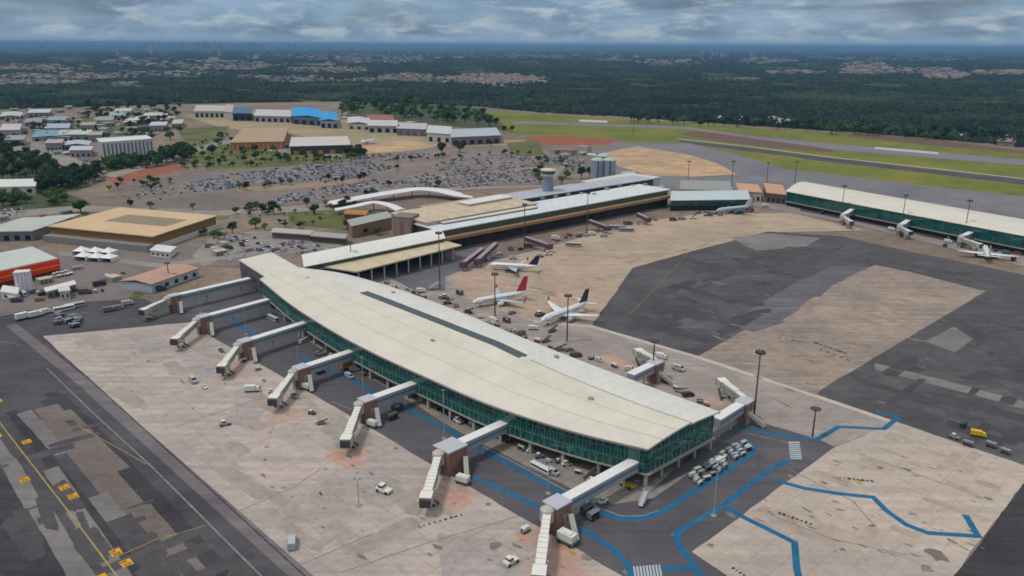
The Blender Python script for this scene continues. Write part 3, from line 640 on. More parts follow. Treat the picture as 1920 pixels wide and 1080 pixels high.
# ---- generic building through photo points ----------------------
def quad3(a,b,c,z):
    """parallelogram: photo points a (front left), b (front right), c (behind b) at height z"""
    A,B,C_=G(*a,z),G(*b,z),G(*c,z); D=A+(C_-B); return [A,B,C_,D]
def building(name,label,cat,a,b,c,h,wall,roofm,style='flat',rise=None,over=.6,openings=None,omat=None,group=None,z0=-.05,depth=None,skyl=None,bands=None):
    """a,b,c photo points of the eaves; openings=(face,n,frac width,z0,z1); face 0 front(a-b) 1 side(b-c) 3 side (a-d)"""
    q=quad3(a,b,c,h)
    if depth:
        e=(q[1]-q[0]).normalized(); nrm=Vector((-e.y,e.x,0)); nrm= nrm if nrm.y>0 else -nrm
        q[2]=q[1]+nrm*depth; q[3]=q[0]+nrm*depth
    ctr=(q[0]+q[1]+q[2]+q[3])/4; org=(ctr.x,ctr.y,0)
    root=thing(name,label,cat,org,group=group)
    if sum(q[i].x*q[(i+1)%4].y-q[(i+1)%4].x*q[i].y for i in range(4))<0: q=[q[1],q[0],q[3],q[2]]
    w=MB(); ins_=[ctr+(p-ctr)*1.0 for p in q]; w.prism([(p.x,p.y) for p in ins_],z0,h-.02); w.build('wall',wall,root,org)
    ex=(q[1]-q[0]).normalized(); ey=(q[3]-q[0]).normalized()
    o=[q[0]-ex*over-ey*over,q[1]+ex*over-ey*over,q[2]+ex*over+ey*over,q[3]-ex*over+ey*over]
    r=MB(); Lx=(q[1]-q[0]).length; Ly=(q[3]-q[0]).length; rise=rise if rise is not None else .12*min(Lx,Ly)
    if style=='flat': r.prism([(p.x,p.y) for p in o],h,h+.7)
    elif style=='parapet':
        r.prism([(p.x,p.y) for p in q],h,h+.25)
        for i in range(4):
            p_,q_=o[i],o[(i+1)%4]; r.beam((p_.x,p_.y,h+.5),(q_.x,q_.y,h+.5),.5,1.0)
    else:
        longx=Lx>=Ly if style!='barrelx' else True
        if style in('gabley','barrely'): longx=False
        E0,E1=(o[0],o[3]) if longx else (o[0],o[1])
        F0,F1=(o[1],o[2]) if longx else (o[3],o[2])
        kk=2 if style.startswith('gable') else 10; prof=[]
        for k in range(kk+1):
            t=k/kk; z=rise*(1-abs(2*t-1)) if kk==2 else rise*math.sin(math.pi*t); prof.append((t,z))
        rings=[]
        for (p0,p1) in ((E0,E1),(F0,F1)):
            rings.append([(*(p0.lerp(p1,t)).xy,h+z+.25) for t,z in prof]+[(*(p0.lerp(p1,t)).xy,h+z*.98-.05) for t,z in prof[::-1]])
        r.loft(rings)
    r.build('roof',roofm,root,org)
    if skyl:
        for (u0,u1,v0,v1,m_) in skyl:
            s_=MB(); pts=[q[0]+(q[1]-q[0])*u+(q[3]-q[0])*v for u,v in ((u0,v0),(u1,v0),(u1,v1),(u0,v1))]; s_.prism([(p.x,p.y) for p in pts],h+.72,h+.85); s_.build('roof_panel',m_,root,org)
    for (face,n_,fr,za,zb,nm,m_) in (openings or []):
        p,q2=q[face],q[(face+1)%4]; d=(q2-p); nrm=Vector((d.y,-d.x,0)).normalized(); wd=d.length/n_
        for k in range(n_):
            mid=p+d*((k+.5)/n_)+nrm*.04
            wmb=MB(); wmb.box((mid.x,mid.y),(wd*fr,.16),za,zb,math.atan2(d.y,d.x)); wmb.build(nm,m_,root,org)
    for (face,za,zb,dep,nm,m_) in (bands or []):
        p,q2=q[face],q[(face+1)%4]; d=(q2-p); nrm=Vector((d.y,-d.x,0)).normalized(); mid=(p+q2)/2+nrm*(dep/2)
        bm_=MB(); bm_.box((mid.x,mid.y),(d.length+.2,dep),za,zb,math.atan2(d.y,d.x)); bm_.build(nm,m_,root,org)
    return root
M_win=mat('dark window','#23292c',.25,.2,spec=.5)
M_void=mat('dark doorway','#1e1c1c',.9,.2)
# head of the pier: cream roof block with dark wall, left of the white link roof
building('pier_head_block','block with cream flat roof and dark mauve walls behind the curved pier','building',(449,489),(499,521),(562,505),13.5,mat('purple grey wall','#5a565f',.7,.15),M_pierroof,'flat',over=.3,
   openings=[(0,3,.5,5.5,8.5,'window',M_win)])
lk=building('link_building','long white barrel roof link between the curved pier and the main terminal','building',(572,500),(833,447),(817,431),12.5,M_glassd,M_whiteroof,'barrel',rise=3.2,over=1.0,bands=[(0,8.6,9.3,.8,'canopy_edge',M_edge)])
q=[G(668,511,9.5),G(866,461,9.5),G(832,452,9.5),G(604,501,9.5)]; og=sum(q,Vector())/4; og=(og.x,og.y,0)
wk=thing('covered_walkway','flat cream roofed open walkway along the white barrel roofed link','walkway',og)
k=MB(); k.prism([(p.x,p.y) for p in q],9.3,10.1); k.build('roof',roof_mat('cream walkway roof','#c4b496',math.radians(35),2.0,.08,.1),wk,og)
for i in range(9):
    p=q[0].lerp(q[1],(i+.3)/9)+(q[3]-q[0]).normalized()*1.5; k=MB(); k.box((p.x,p.y),(.8,.8),-.05,9.3,.6); k.build('column',M_col,wk,og)
# ---- main terminal ----------------------------------------------
tanroof=roof_mat('tan roof sheets','#c0ae92',math.radians(41.6),2.4,.11,.12)
bluer=roof_mat('blue white roof sheets','#cbd0ce',math.radians(41.6),1.4,.06,.06)
greyr=roof_mat('grey roof sheets','#a8adb4',math.radians(41.6),1.4,.07,.06)
M_tanb=mat('tan fascia','#a07c5c',.7,.15,.1,obj=False)
def hall(name,label,a,b,depth,h,wall,roofm,over=.8,bands=None,openings=None,style='flat',rise=None,z0=-.05):
    return building(name,label,'terminal',a,b,b,h,wall,roofm,style,rise=rise,over=over,bands=bands,openings=openings,depth=depth,z0=z0)
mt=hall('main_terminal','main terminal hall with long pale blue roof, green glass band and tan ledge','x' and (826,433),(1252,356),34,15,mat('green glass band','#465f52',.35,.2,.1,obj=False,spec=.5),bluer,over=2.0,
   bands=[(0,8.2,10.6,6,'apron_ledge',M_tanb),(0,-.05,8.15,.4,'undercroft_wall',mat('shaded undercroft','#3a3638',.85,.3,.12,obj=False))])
hall('terminal_rear_hall','tan roofed upper hall of the main terminal behind the pale blue roof',(800,418),(1006,382),46,18,M_pale,tanroof,over=1.0)
hall('terminal_forecourt_hall','grey roofed narrow hall at the foot of the control tower',(930,382),(1225,336),26,16.5,mat('dark clerestory','#4b4846',.5,.2),greyr,over=1.0)
hall('terminal_kerb_canopy','long thin brown and cream kerbside canopy behind the terminal roofs',(800,392),(1085,349),12,11,mat('shaded brown wall','#6b574b',.8,.2),mat('brown cream roof','#a8937c',.8,.14,.1,obj=False),over=.6)
hall('terminal_end_hall','pale pink roofed end hall of the main terminal beside the silver tanks',(1150,350),(1238,333),40,15,M_pale,mat('pinkish pale roof','#c9beb8',.7,.07,.1,obj=False),over=.5)
building('brick_tower','square brown brick stair tower at the left end of the main terminal','tower',(735,407),(770,410),(786,402),20,mat('brown brick','#8d7a6b',.85,.15,.3),mat('dusty mauve flat roof','#7c6f6e',.8,.12),'flat',over=.2,openings=[(0,1,.2,3,17,'recess',mat('brown recess','#75655a',.85,.1))])
building('terminal_west_wing','low brown walled wing with grey sloping roof joining the brick tower','building',(660,425),(735,408),(725,398),9,mat('brown plaster','#8a705f',.8,.16),mat('grey green roof','#9a9b93',.7,.1),'flat',over=.8)
# drum beside the brick tower
c=G(797,428,6); dr=thing('roof_drum','short dark grey drum with domed lid beside the brick tower','drum',(c.x,c.y,0))
k=MB(); k.lathe((0,0),[(7,0),(7,12.5)],20); k.build('drum_wall',M_dkgrey,dr); k=MB(); k.lathe((0,0),[(7.3,12.5),(7.3,13.2),(5,14.6),(.3,15.2)],20); k.build('lid',mat('grey green lid','#8b9893',.5,.1),dr)
# arched forecourt canopies
def canopy(label,pts,wid,zs,m=None):
    ps=[G(x,y,z) for (x,y),z in zip(pts,zs)]
    sm=[]
    P0=[ps[0]*2-ps[1]]+ps+[ps[-1]*2-ps[-2]]
    for i in range(1,len(P0)-2):
        a,b,c_,d=P0[i-1:i+3]
        for k in range(6):
            t=k/6; sm.append(.5*((2*b)+(c_-a)*t+(2*a-5*b+4*c_-d)*t*t+(3*b-a-3*c_+d)*t**3))
    sm.append(ps[-1]); ctr=sum(sm,Vector())/len(sm); org=(ctr.x,ctr.y,0)
    root=thing('arched_canopy',label,'canopy',org,group='white arched canopies in front of the terminal')
    mb=MB(); rings=[]
    for i,p in enumerate(sm):
        d=(sm[min(i+1,len(sm)-1)]-sm[max(i-1,0)]); d.z=0; d.normalize(); n=Vector((-d.y,d.x,0)); ring=[]
        for t in (-1,-.5,0,.5,1): q=p+n*wid/2*t; ring.append((q.x,q.y,p.z-.9*t*t))
        for t in (1,.5,0,-.5,-1): q=p+n*wid/2*t; ring.append((q.x,q.y,p.z-.9*t*t-.7))
        rings.append(ring)
    mb.loft(rings); mb.build('shell',m or mat('white canopy shell','#d5d2d3',.5,.05,.2),root,org)
    for i in range(2,len(sm)-1,5):
        p=sm[i]; cm=MB(); cm.tube((p.x,p.y,-.05),(p.x,p.y,p.z-.9),.5,.5,8); cm.build('column',M_col,root,org)
canopy('longer white arched canopy sweeping to the terminal roofs, nearer the car park',[(612,380),(660,371),(700,364),(745,357),(785,352),(825,355),(860,363),(885,368)],17,[4,5.5,7,8,8.5,8,6,3])
canopy('shorter white arched canopy nearer the viewer, ending at the brick tower',[(628,391),(665,384),(700,377),(730,382),(752,392)],10,[5,7.5,8.5,7.5,5])
# rooftop plant on the terminal roofs: each unit its own part of the hall
rp=random.Random(31)
for k_ in range(16):
    p=G(850+k_*24,415-k_*4.0-rp.uniform(6,14),15.7); u=MB(); u.box((p.x,p.y),(rp.uniform(2,4),rp.uniform(2,3)),15.6,15.7+rp.uniform(.9,2.0),math.radians(41.6)); u.build('rooftop_unit',mat('grey plant casing','#8f9192',.6,.15),mt,tuple(mt.location))
hall('terminal_ridge_hall','narrow white roof strip stepped up between the tan and pale blue terminal roofs',(832,419),(1008,389),8,16.6,mat('shaded strip wall','#6c6964',.8,.2),mat('cream white strip roof','#cfcabd',.6,.08,.1,obj=False),over=.5)
hall('terminal_drop_off_hall','white peaked roof strip at the rear of the tan terminal roof',(880,384),(960,370),14,20,M_pale,mat('white strip roof','#d2cfc8',.6,.06,.1,obj=False),over=.5)
# ---- control tower -----------------------------------------------
c=G(1027,368,12); ct=thing('control_tower','blue grey control tower shaft with wider pale cab rising behind the terminal','tower',(c.x,c.y,0))
k=MB(); k.lathe((0,0),[(5.4,0),(5.2,12),(5.0,30)],8); k.build('shaft',mat('blue grey concrete','#8288a0',.8,.12,.2),ct)
k=MB(); k.lathe((0,0),[(5.0,30),(6.8,32),(6.8,33)],12); k.build('gallery',M_pale,ct)
k=MB(); k.lathe((0,0),[(6.0,33),(6.9,36)],12); cb=k.build('cab',M_glassd,ct)
k=MB(); k.lathe((0,0),[(7.4,36),(7.4,36.8),(2,38)],12); k.build('cab_roof',mat('cream cab roof','#c5bda9',.7,.1),ct)
k=MB(); k.tube((0,0,38),(0,0,43),.25,.1,6); k.build('antenna',M_dkgrey,ct)
# ---- silver tanks ------------------------------------------------
for i,(x,y,r_) in enumerate([(1119,340,6.5),(1141,340,6.5),(1130,331,6.5)]):
    c=G(x,y); t=thing('storage_tank',('silver blue cylindrical tank, left of the front pair','silver blue cylindrical tank, right of the front pair','silver tank standing behind the front pair of tanks')[i],'tank',(c.x,c.y,0),group='silver tanks behind the terminal')
    k=MB(); k.lathe((0,0),[(r_*1.15,0),(r_*1.15,24)],20); k.build('shell',mat('silver blue steel','#9aa6b4',.4,.12,.15,metal=.3),t)
    k=MB(); k.lathe((0,0),[(r_*1.2,24),(r_*.7,26.2),(.3,27)],20); k.build('cap',mat('pale green cap','#a7b3a6',.6,.1),t)
    k=MB(); k.box((0,-r_*1.18),(1.0,.5),0,24); k.build('ladder',M_dkgrey,t)
# ---- north pier ----------------------------------------------------
npl=building('north_pier_terminal','long cream roofed pier with dark green glass wall at the right edge','terminal',(1477,359),(2080,472),(2080,440),13.5,M_under,M_pierroof,'barrel',rise=3.5,over=1.8,
   bands=[(0,4.4,13.2,1.2,'glass_wall',M_glass),(0,3.7,4.4,2.0,'floor_slab',M_slab)])
building('pier_connector','low curved corridor with pale roof and teal glass joining terminal and north pier','building',(1258,376),(1405,374),(1398,357),9.5,M_glassd,mat('pale blue roof','#b4bfbf',.5,.08,.1,obj=False),'barrel',rise=2.5,over=.8,bands=[(0,-.05,4.2,.4,'undercroft_wall',M_void)])
building('terracotta_pavilion','small orange roofed pavilion, left of the pair beyond the connector','building',(1386,359),(1428,362),(1420,347),9,M_pale,mat('orange tan roof','#bd9274',.8,.1,.2),'flat',openings=[(0,4,.5,1,5,'window',M_win)])
building('terracotta_pavilion','small orange roofed pavilion touching the north pier end, right of the pair','building',(1438,362),(1474,366),(1466,348),9,mat('brown wall','#5d5150',.8,.2),mat('orange tan roof','#bd9274',.8,.1,.2),'flat',openings=[(0,4,.5,1,5,'window',M_win)])
building('pink_service_block','long pinkish service block with dark doors under the pale earth yard','building',(1275,356),(1372,358),(1368,341),8,mat('pinkish plaster','#a08e88',.8,.12),mat('grey green flat roof','#8f9089',.8,.12),'flat',openings=[(0,6,.45,.2,4.5,'door',M_void)])
building('teal_service_block','small white service block with teal roof beside the tanks','building',(1166,338),(1192,338),(1190,322),9,M_pale,mat('grey teal roof','#8fa3a0',.7,.12),'flat',openings=[(0,2,.6,4,7,'window',M_win)])
building('service_shed','low grey teal shed right of the tanks at the earth yard edge','building',(1195,352),(1245,352),(1230,338),7,mat('grey teal wall','#76827f',.7,.1),mat('grey teal roof','#8fa3a0',.7,.12),'flat')
# ================================================================ JET BRIDGES
M_corr=mat('grey corridor cladding','#97a0a9',.5,.1,.5)
M_corrr=mat('pale corridor roof','#d6d6d2',.5,.06,.5)
M_brt=mat('white bridge roof','#d8d6cc',.45,.06,.6)
M_brs=mat('ivory bridge side','#a9aa9e',.5,.12,.6)
M_ramp=mat('pale stair stringer','#a39d97',.7,.12,.6)
def jet_bridge(n,lab,f,e,h,tower=1.0,zh=5.2,corr=True,group=('fixed corridors of the curved pier','brick stair towers on the apron','movable boarding bridges')):
    zc=7.0; Fp=G(*f,zc); Ep=G(*e,zc); Hp=G(*h,zh)
    d=(Ep-Fp).normalized()
    if corr:
        org=((Fp+Ep)/2).xy.to_tuple()+(0,)
        r=thing('boarding_corridor','grey fixed corridor with pale roof, '+lab,'corridor',org,group=group[0])
        a=Fp-d*1.2
        k=MB(); k.beam((a.x,a.y,zc),(Ep.x,Ep.y,zc),3.6,3.6); k.build('walls',M_corr,r,org)
        k=MB(); k.beam((a.x,a.y,zc+2.0),(Ep.x,Ep.y,zc+2.0),4.0,.4); k.build('roof',M_corrr,r,org)
        nv=Vector((-d.y,d.x,0)); k=MB()
        for s_ in (-1,1): k.beam((a+nv*1.84*s_).xy.to_tuple()+(zc+.3,),(Ep+nv*1.84*s_).xy.to_tuple()+(zc+.3,),.12,.8)
        k.build('window_band',mat('smoky blue glass','#66727d',.3,.15,spec=.5),r,org)
        for t in (.12,.62):
            p=Fp.lerp(Ep,t); k=MB(); k.beam((p.x,p.y,-.05),(p.x,p.y,zc-1.8),.7,.7); k.build('support_column',M_col,r,org)
    # stair tower
    w=5.2*tower; l=5.6*tower; th=math.atan2(d.y,d.x)
    tp=Ep+d*l*.5; org=(tp.x,tp.y,0)
    t_=thing('stair_tower','reddish brown stair tower, '+lab,'stair tower',org,group=group[1])
    k=MB(); k.box((0,0),(l,w),-.05,9.2,0); wv=k; 
    kk=MB(); kk.v=[]; kk.box((tp.x,tp.y),(l,w),-.05,9.0,th); kk.build('wall',M_brick,t_,org)
    k=MB(); k.box((tp.x,tp.y),(l+.5,w+.5),9.0,9.5,th); k.build('roof',mat('pale lilac flat roof','#aeb0b6',.6,.1,.6),t_,org)
    nv=Vector((-d.y,d.x,0)); nv= nv if nv.x>0 else -nv
    k=MB(); q=tp+d*(l/2+.03)+nv*(-w*.15); k.box((q.x,q.y),(.14,1.4),5,7.6,th); k.build('door',M_void,t_,org)
    # outside stair going down to the right along the road
    a=tp+nv*(w/2+.9)-d*l*.3; b=tp+nv*(w/2+6.5)+d*l*.2
    k=MB(); k.beam((a.x,a.y,5.6),(b.x,b.y,.5),1.7,1.3); k.box(((a.x+tp.x)/2,(a.y+tp.y)/2),(2.4,2.4),0,5.8,th); k.build('outside_stair',M_ramp,t_,org)
    # movable bridge
    S0=tp+d*(l*.5+1.2); S0=Vector((S0.x,S0.y,zc)); dh=Vector((Hp.x-S0.x,Hp.y-S0.y,0)); Lh=dh.length; dh.normalize(); nh=Vector((-dh.y,dh.x,0))
    org=(S0.x,S0.y,0)
    m_=thing('boarding_bridge','white boarding bridge on wheels, '+lab,'boarding bridge',org,group=group[2])
    k=MB(); k.lathe((S0.x,S0.y),[(2.3,4.6),(2.3,8.6),(1.4,9.2),(.1,9.3)],14); k.build('rotunda',M_brs,m_,org)
    k=MB(); k.tube((S0.x,S0.y,-.05),(S0.x,S0.y,4.6),.7,.7,10); k.build('rotunda_column',M_col,m_,org)
    def zat(t): return zc+(zh-zc)*t
    for (t0,t1,wd,hh) in ((.05,.5,2.5,2.6),(.42,.9,3.0,3.0)):
        p=S0+dh*Lh*t0; q=S0+dh*Lh*t1
        k=MB(); k.beam((p.x,p.y,zat(t0)),(q.x,q.y,zat(t1)),wd,hh,0,1)
        tn=k.build('tunnel_section',[M_brs,M_brt],m_,org)
        k=MB()
        for s_ in (-1,1):
            pp=p+nh*s_*(wd/2+.05); qq=q+nh*s_*(wd/2+.05); k.beam((pp.x,pp.y,zat(t0)-.1),(qq.x,qq.y,zat(t1)-.1),.1,.7)
        k.build('window_band',mat('smoky blue glass','#4c5a66'),tn,org)
        k=MB(); k.beam((p.x,p.y,zat(t0)-hh/2-.35),(q.x,q.y,zat(t1)-hh/2-.35),wd*.6,.6); k.build('underframe',M_dkgrey,tn,org)
        k=MB()
        for j in range(6):
            pp=p.lerp(q,(j+.5)/6); za_=zat(t0)+(zat(t1)-zat(t0))*(j+.5)/6
            k.box((pp.x,pp.y),(.22,wd+.24),za_-hh/2-.05,za_+hh/2+.09,math.atan2(dh.y,dh.x))
        k.build('ribs',mat('pale tunnel ribs','#bdbcb2',.6,.1,.6),tn,org)
    p=S0+dh*Lh*.88; q=S0+dh*Lh*1.0
    k=MB(); k.box(((p.x+q.x)/2,(p.y+q.y)/2),((q-p).length+1.5,4.0),zh-1.6,zh+1.7,math.atan2(dh.y,dh.x),0,1); k.build('cab',[M_brs,M_brt],m_,org)
    k=MB(); qe=q+dh*.9; k.box((qe.x,qe.y),(1.4,3.6),zh-1.5,zh+1.2,math.atan2(dh.y,dh.x)); k.build('bellows',M_dkgrey,m_,org)
    lg=S0+dh*Lh*.78; k=MB()
    for s_ in (-1,1):
        a=lg+nh*1.9*s_; k.beam((a.x,a.y,.5),(a.x,a.y,zh+1.2),.5,.5)
    k.beam((lg+nh*2.2).xy.to_tuple()+(1.0,),(lg-nh*2.2).xy.to_tuple()+(1.0,),.9,.8); k.build('lift_leg',M_offw,m_,org)
    for s_ in (-1,1):
        a=lg+nh*1.5*s_; k=MB(); k.tube((a-nh*.35).xy.to_tuple()+(.62,),(a+nh*.35).xy.to_tuple()+(.62,),.65,.65,12); k.build('wheel',M_black,m_,org)
    # service stair at the cab
    a=p+nh*2.4; b=a-dh*4.5+nh*.4; k=MB(); k.beam((a.x,a.y,zh-1.5),(b.x,b.y,.1),.9,.25); k.build('service_stair',M_dkgrey,m_,org)
ordn=['at the far end of the pier row','second from the far end of the pier row','third from the far end of the pier row','fourth in the pier row, by the orange truck','fifth in the pier row, before the biggest stair tower','sixth in the pier row, at the biggest stair tower','nearest the viewer at the bottom of the photo']
JB=[((465,528),(336,558),(268,585)),((500,568),(392,597),(328,640)),((575,610),(470,643),(415,692)),((675,660),(575,693),(512,752)),((797,718),(700,753),(648,830)),((968,790),(862,838),(798,940)),((1185,875),(1058,945),(1010,1085))]
for i,(f,e,h) in enumerate(JB): jet_bridge(i,ordn[i],f,e,h,tower=1.55 if i==5 else (1.15 if i==6 else 1.0))
jet_bridge(7,'right of the near end of the curved pier',(1345,792),(1388,765),(1352,716))
jet_bridge(8,'behind the middle of the curved pier roof',(1185,708),(1222,690),(1196,660),group=('fixed corridors of the curved pier','brick stair towers on the apron','movable boarding bridges'))
for i,(f,e,h) in enumerate([((1606,391),(1583,405),(1596,418)),((1716,408),(1690,425),(1706,437)),((1845,428),(1806,446),(1838,461))]):
    jet_bridge(9+i,['leftmost at the green north pier','middle one at the green north pier','rightmost at the green north pier'][i],f,e,h,tower=.7)
# dark sloping bridges of the main terminal
for i,(a,b,c,zz) in enumerate([((905,468),(868,496),None,6),((930,458),(895,490),None,6),((985,447),(1030,462),(1062,470),6),((1105,415),(1140,428),(1175,436),6),((1195,402),(1215,412),(1240,418),6)]):
    A=G(*a,7); B=G(*b,4.5); org=((A+B)/2).xy.to_tuple()+(0,)
    r=thing('boarding_bridge',['dark maroon bridge sloping left below the main terminal, left of the pair','dark maroon bridge sloping left below the main terminal, right of the pair','dark maroon bridge reaching right behind the white airliner stand','dark bridge joined to the long grey container on the tan apron','dark bridge near the far right end of the main terminal ledge'][i],'boarding bridge',org)
    k=MB(); k.beam(tuple(A),tuple(B),3.2,3.0,0,1); k.build('tunnel_section',[mat('dark maroon cladding','#5a434a',.6,.2,.4),mat('dusty mauve bridge roof','#958690',.6,.15,.4)],r,org)
    k=MB(); d=(B-A).normalized(); n_=Vector((-d.y,d.x,0)).normalized(); k.box((B.x,B.y),(4,4),2.6,6.2,math.atan2(d.y,d.x)); k.build('cab',mat('dark maroon cladding','#3f2b33'),r,org)
    for s_ in (-1,1):
        p=B-d*3+n_*1.5*s_; k=MB(); k.tube((p.x,p.y,-.05),(p.x,p.y,4),.35,.35,8); k.build('lift_leg',M_red,r,org)
# ================================================================ LIGHT MASTS
def mast_proto(name,hgt,dark,label):
    r=thing(name,label,'light mast'); m1=mat('weathered grey mast' if dark else 'galvanised mast','#4b4745' if dark else '#9aa6ac',.6,.12)
    k=MB(); k.tube((0,0,-.05),(0,0,hgt),.42 if dark else .2,.24 if dark else .12,8); k.build('pole',m1,r)
    k=MB(); k.box((0,0),(1.6,1.6),-.05,.5); k.build('footing',M_slab,r)
    if dark:
        k=MB(); k.lathe((0,0),[(.5,hgt-.4),(1.7,hgt),(1.7,hgt+.35),(.6,hgt+.6)],12); cr=k.build('lamp_ring',M_dkgrey,r)
        for j in range(8):
            t=j*math.pi/4; k=MB(); k.box((1.75*math.cos(t),1.75*math.sin(t)),(.5,.7),hgt-.15,hgt+.75,t); k.build('floodlight',M_dkgrey,cr)
    else:
        k=MB(); k.beam((-.9,0,hgt),(.9,0,hgt),.3,.25); k.build('lamp_arm',m1,r)
        for s_ in (-1,1): k=MB(); k.box((s_*.9,0),(.7,.35),hgt-.05,hgt+.2); k.build('floodlight',M_dkgrey,r)
    return r
masts=[(1413,787,1425,666,1,'tall dark floodlight mast at the right corner of the curved pier'),(1523,820,1529,768,1,'shorter dark floodlight mast by the blue line junction'),(1063,641,1064,557,1,'floodlight mast in front of the near parked airliner'),(928,592,928,516,1,'floodlight mast crossing the red tailed airliner'),(660,512,658,456,1,'floodlight mast against the white link roof'),(825,545,825,440,1,'reddish mast at the right end of the white link roof'),(983,470,983,386,1,'mast with wide lamp head, left on the pale blue terminal roof'),(1100,440,1101,364,1,'mast with wide lamp head, right on the pale blue terminal roof'),(1223,712,1226,642,1,'floodlight mast beside the half hidden bridge behind the pier'),
 (1289,352,1289,304,1,'dark mast in front of the pale earth yard, left one'),(1371,356,1371,304,1,'dark mast in front of the pale earth yard, right one'),(1437,345,1437,306,1,'thin dark mast over the grey taxiway, left one'),(1490,346,1490,304,1,'thin dark mast over the grey taxiway, right one'),(1576,410,1578,350,1,'mast in front of the north pier, leftmost'),(1689,432,1691,368,1,'mast in front of the north pier, middle'),(1806,452,1812,378,1,'mast in front of the north pier, rightmost'),(318,532,315,494,1,'mast behind the terracotta roofed shed'),
 (377,588,373,512,0,'pale mast between the two farthest pier bridges'),(462,628,460,580,0,'pale mast by the third pier bridge'),(560,690,558,650,0,'pale mast by the fourth pier bridge'),(682,748,674,672,0,'pale mast by the orange truck'),(833,824,828,735,0,'pale mast standing behind the biggest stair tower'),(1028,926,1026,866,0,'pale mast behind the nearest bridge'),(1338,968,1342,882,0,'thin pale mast on the blue lined road'),(673,948,673,900,0,'thin pale pole on the apron left of the nearest bridges'),(1187,255,1188,222,1,'thin mast at the airfield edge')]
protoD=mast_proto('light_mast',28,True,masts[0][5]); protoL=mast_proto('light_mast',20,False,masts[17][5])
kD,kL=tree_of(protoD),tree_of(protoL); seen={0:0,1:0}
for bx,by,tx,ty,dk,lab in masts:
    b=G(bx,by); dpt=b.y*math.cos(P)+H*math.sin(P)
    hh=max(9,math.hypot(tx-bx,by-ty)*dpt/F/ max(.5,math.cos(math.atan2(H,b.length))))
    base=protoD if dk else protoL; r=base if not seen[dk] else dup(base,(0,0,0),0,lab,None,1,kD if dk else kL); seen[dk]=1
    r.location=(b.x,b.y,0); sc=hh/(28 if dk else 20); r.scale=(1,1,sc); r['label']=lab
# ================================================================ LEFT-HAND BUILDINGS
tan2=mat('tan flat roof','#c3a884',.8,.1,.05,obj=False)
building('brown_hangar','large brown walled hangar with tan flat roof and grey roof panel','hangar',(93,425),(286,444),(404,406),10,mat('brown ribbed wall','#84633f',.75,.2,.3),tan2,'flat',over=1.2,
   skyl=[(.28,.88,.38,.72,mat('grey green roof panel','#857a66',.8,.12,.1,obj=False))],bands=[(0,-.05,4.6,7,'lean_to',mat('grey lean to cladding','#817f7c',.7,.12,.2)),(1,-.05,3.5,2,'lean_to',M_offw)],openings=[(0,6,.7,.2,3.2,'hangar_door',M_void)])
building('orange_fronted_building','building with bright orange fascia stripe and pale grey green roof at the left edge','building',(-60,522),(107,486),(60,464),10,mat('dark shop wall','#5b3f3d',.8,.2),mat('pale grey green roof','#b6bdb5',.6,.1,.1,obj=False),'flat',over=.3,
   bands=[(0,3.2,9.9,1.2,'orange_fascia',mat('bright orange red fascia','#e03a10',.5,.08)),(0,6.1,6.7,1.5,'yellow_stripe',mat('orange yellow stripe','#dd9a3a',.5,.1)),(1,4,9.9,1.2,'orange_fascia',mat('bright orange red fascia','#d8431b'))])
building('terracotta_shed','pale walled shed with weathered terracotta gable roof beside the farthest bridge','shed',(226,527),(284,533),(372,503),5.5,mat('pale blue grey wall','#a9b5ba',.7,.1,.3),mat('weathered dusty pink roof','#b08c78',.8,.16,.2,obj=False),'gabley',rise=1.6,over=.6,openings=[(1,5,.4,1,3.5,'window',M_win)])
building('grey_green_warehouse','long low warehouse with pale grey green roof left of the brown hangar','warehouse',(-40,436),(60,434),(135,408),7,mat('grey wall','#77787a',.8,.15,.3),mat('pale grey roof','#aeb3ab',.6,.12,.1,obj=False),'flat',openings=[(0,5,.5,.3,4,'door',M_void)])
building('cream_shed','small cream shed behind the grey green warehouse','shed',(60,418),(128,412),(150,402),6,M_offw,mat('cream sheet roof','#b9b19f',.7,.1,.1,obj=False),'flat')
building('white_site_office','small white office cabin at the corner of the brown hangar','cabin',(282,470),(318,474),(330,464),4,M_white,M_white,'flat',openings=[(0,4,.5,1.2,2.6,'window',M_win)])
building('white_block_house','white low house at the left edge below the hillside','house',(-30,352),(66,350),(70,336),7,M_offw,M_white,'flat',openings=[(0,4,.4,1,5,'window',M_win)])
building('bus_shelter_canopy','thin pale roadside canopy, left one above the lower car yard','canopy',(510,436),(583,441),(586,434),4.5,mat('brown shaded posts','#66584f',.8,.2),mat('pale concrete canopy','#a9a49c',.7,.1),'flat',over=1)
building('bus_shelter_canopy','thin pale roadside canopy, right one beside the dark hedge','canopy',(584,443),(646,448),(650,441),4.5,mat('dark shaded posts','#544a44',.8,.2),mat('grey concrete canopy','#9a9893',.7,.1),'flat',over=1)
building('brown_kiosk','brown and red walled kiosk under the shorter arched canopy','kiosk',(645,402),(686,404),(690,396),6,mat('red brown kiosk wall','#8a4a36',.8,.15),mat('tan kiosk roof','#a1713f',.8,.12),'flat',openings=[(0,3,.5,1,4,'window',M_win)])
# hotel with fins
ht=building('hotel_block','white slab building with vertical fins above the tree hedge','building',(190,268),(286,261),(274,254),27,M_white,M_white,'parapet',over=.4,openings=[(0,13,.42,3,25,'window_strip',mat('grey shaded strip','#6a6f78',.5,.15)),(3,5,.3,3,25,'window_strip',mat('grey shaded strip','#6a6f78'))])
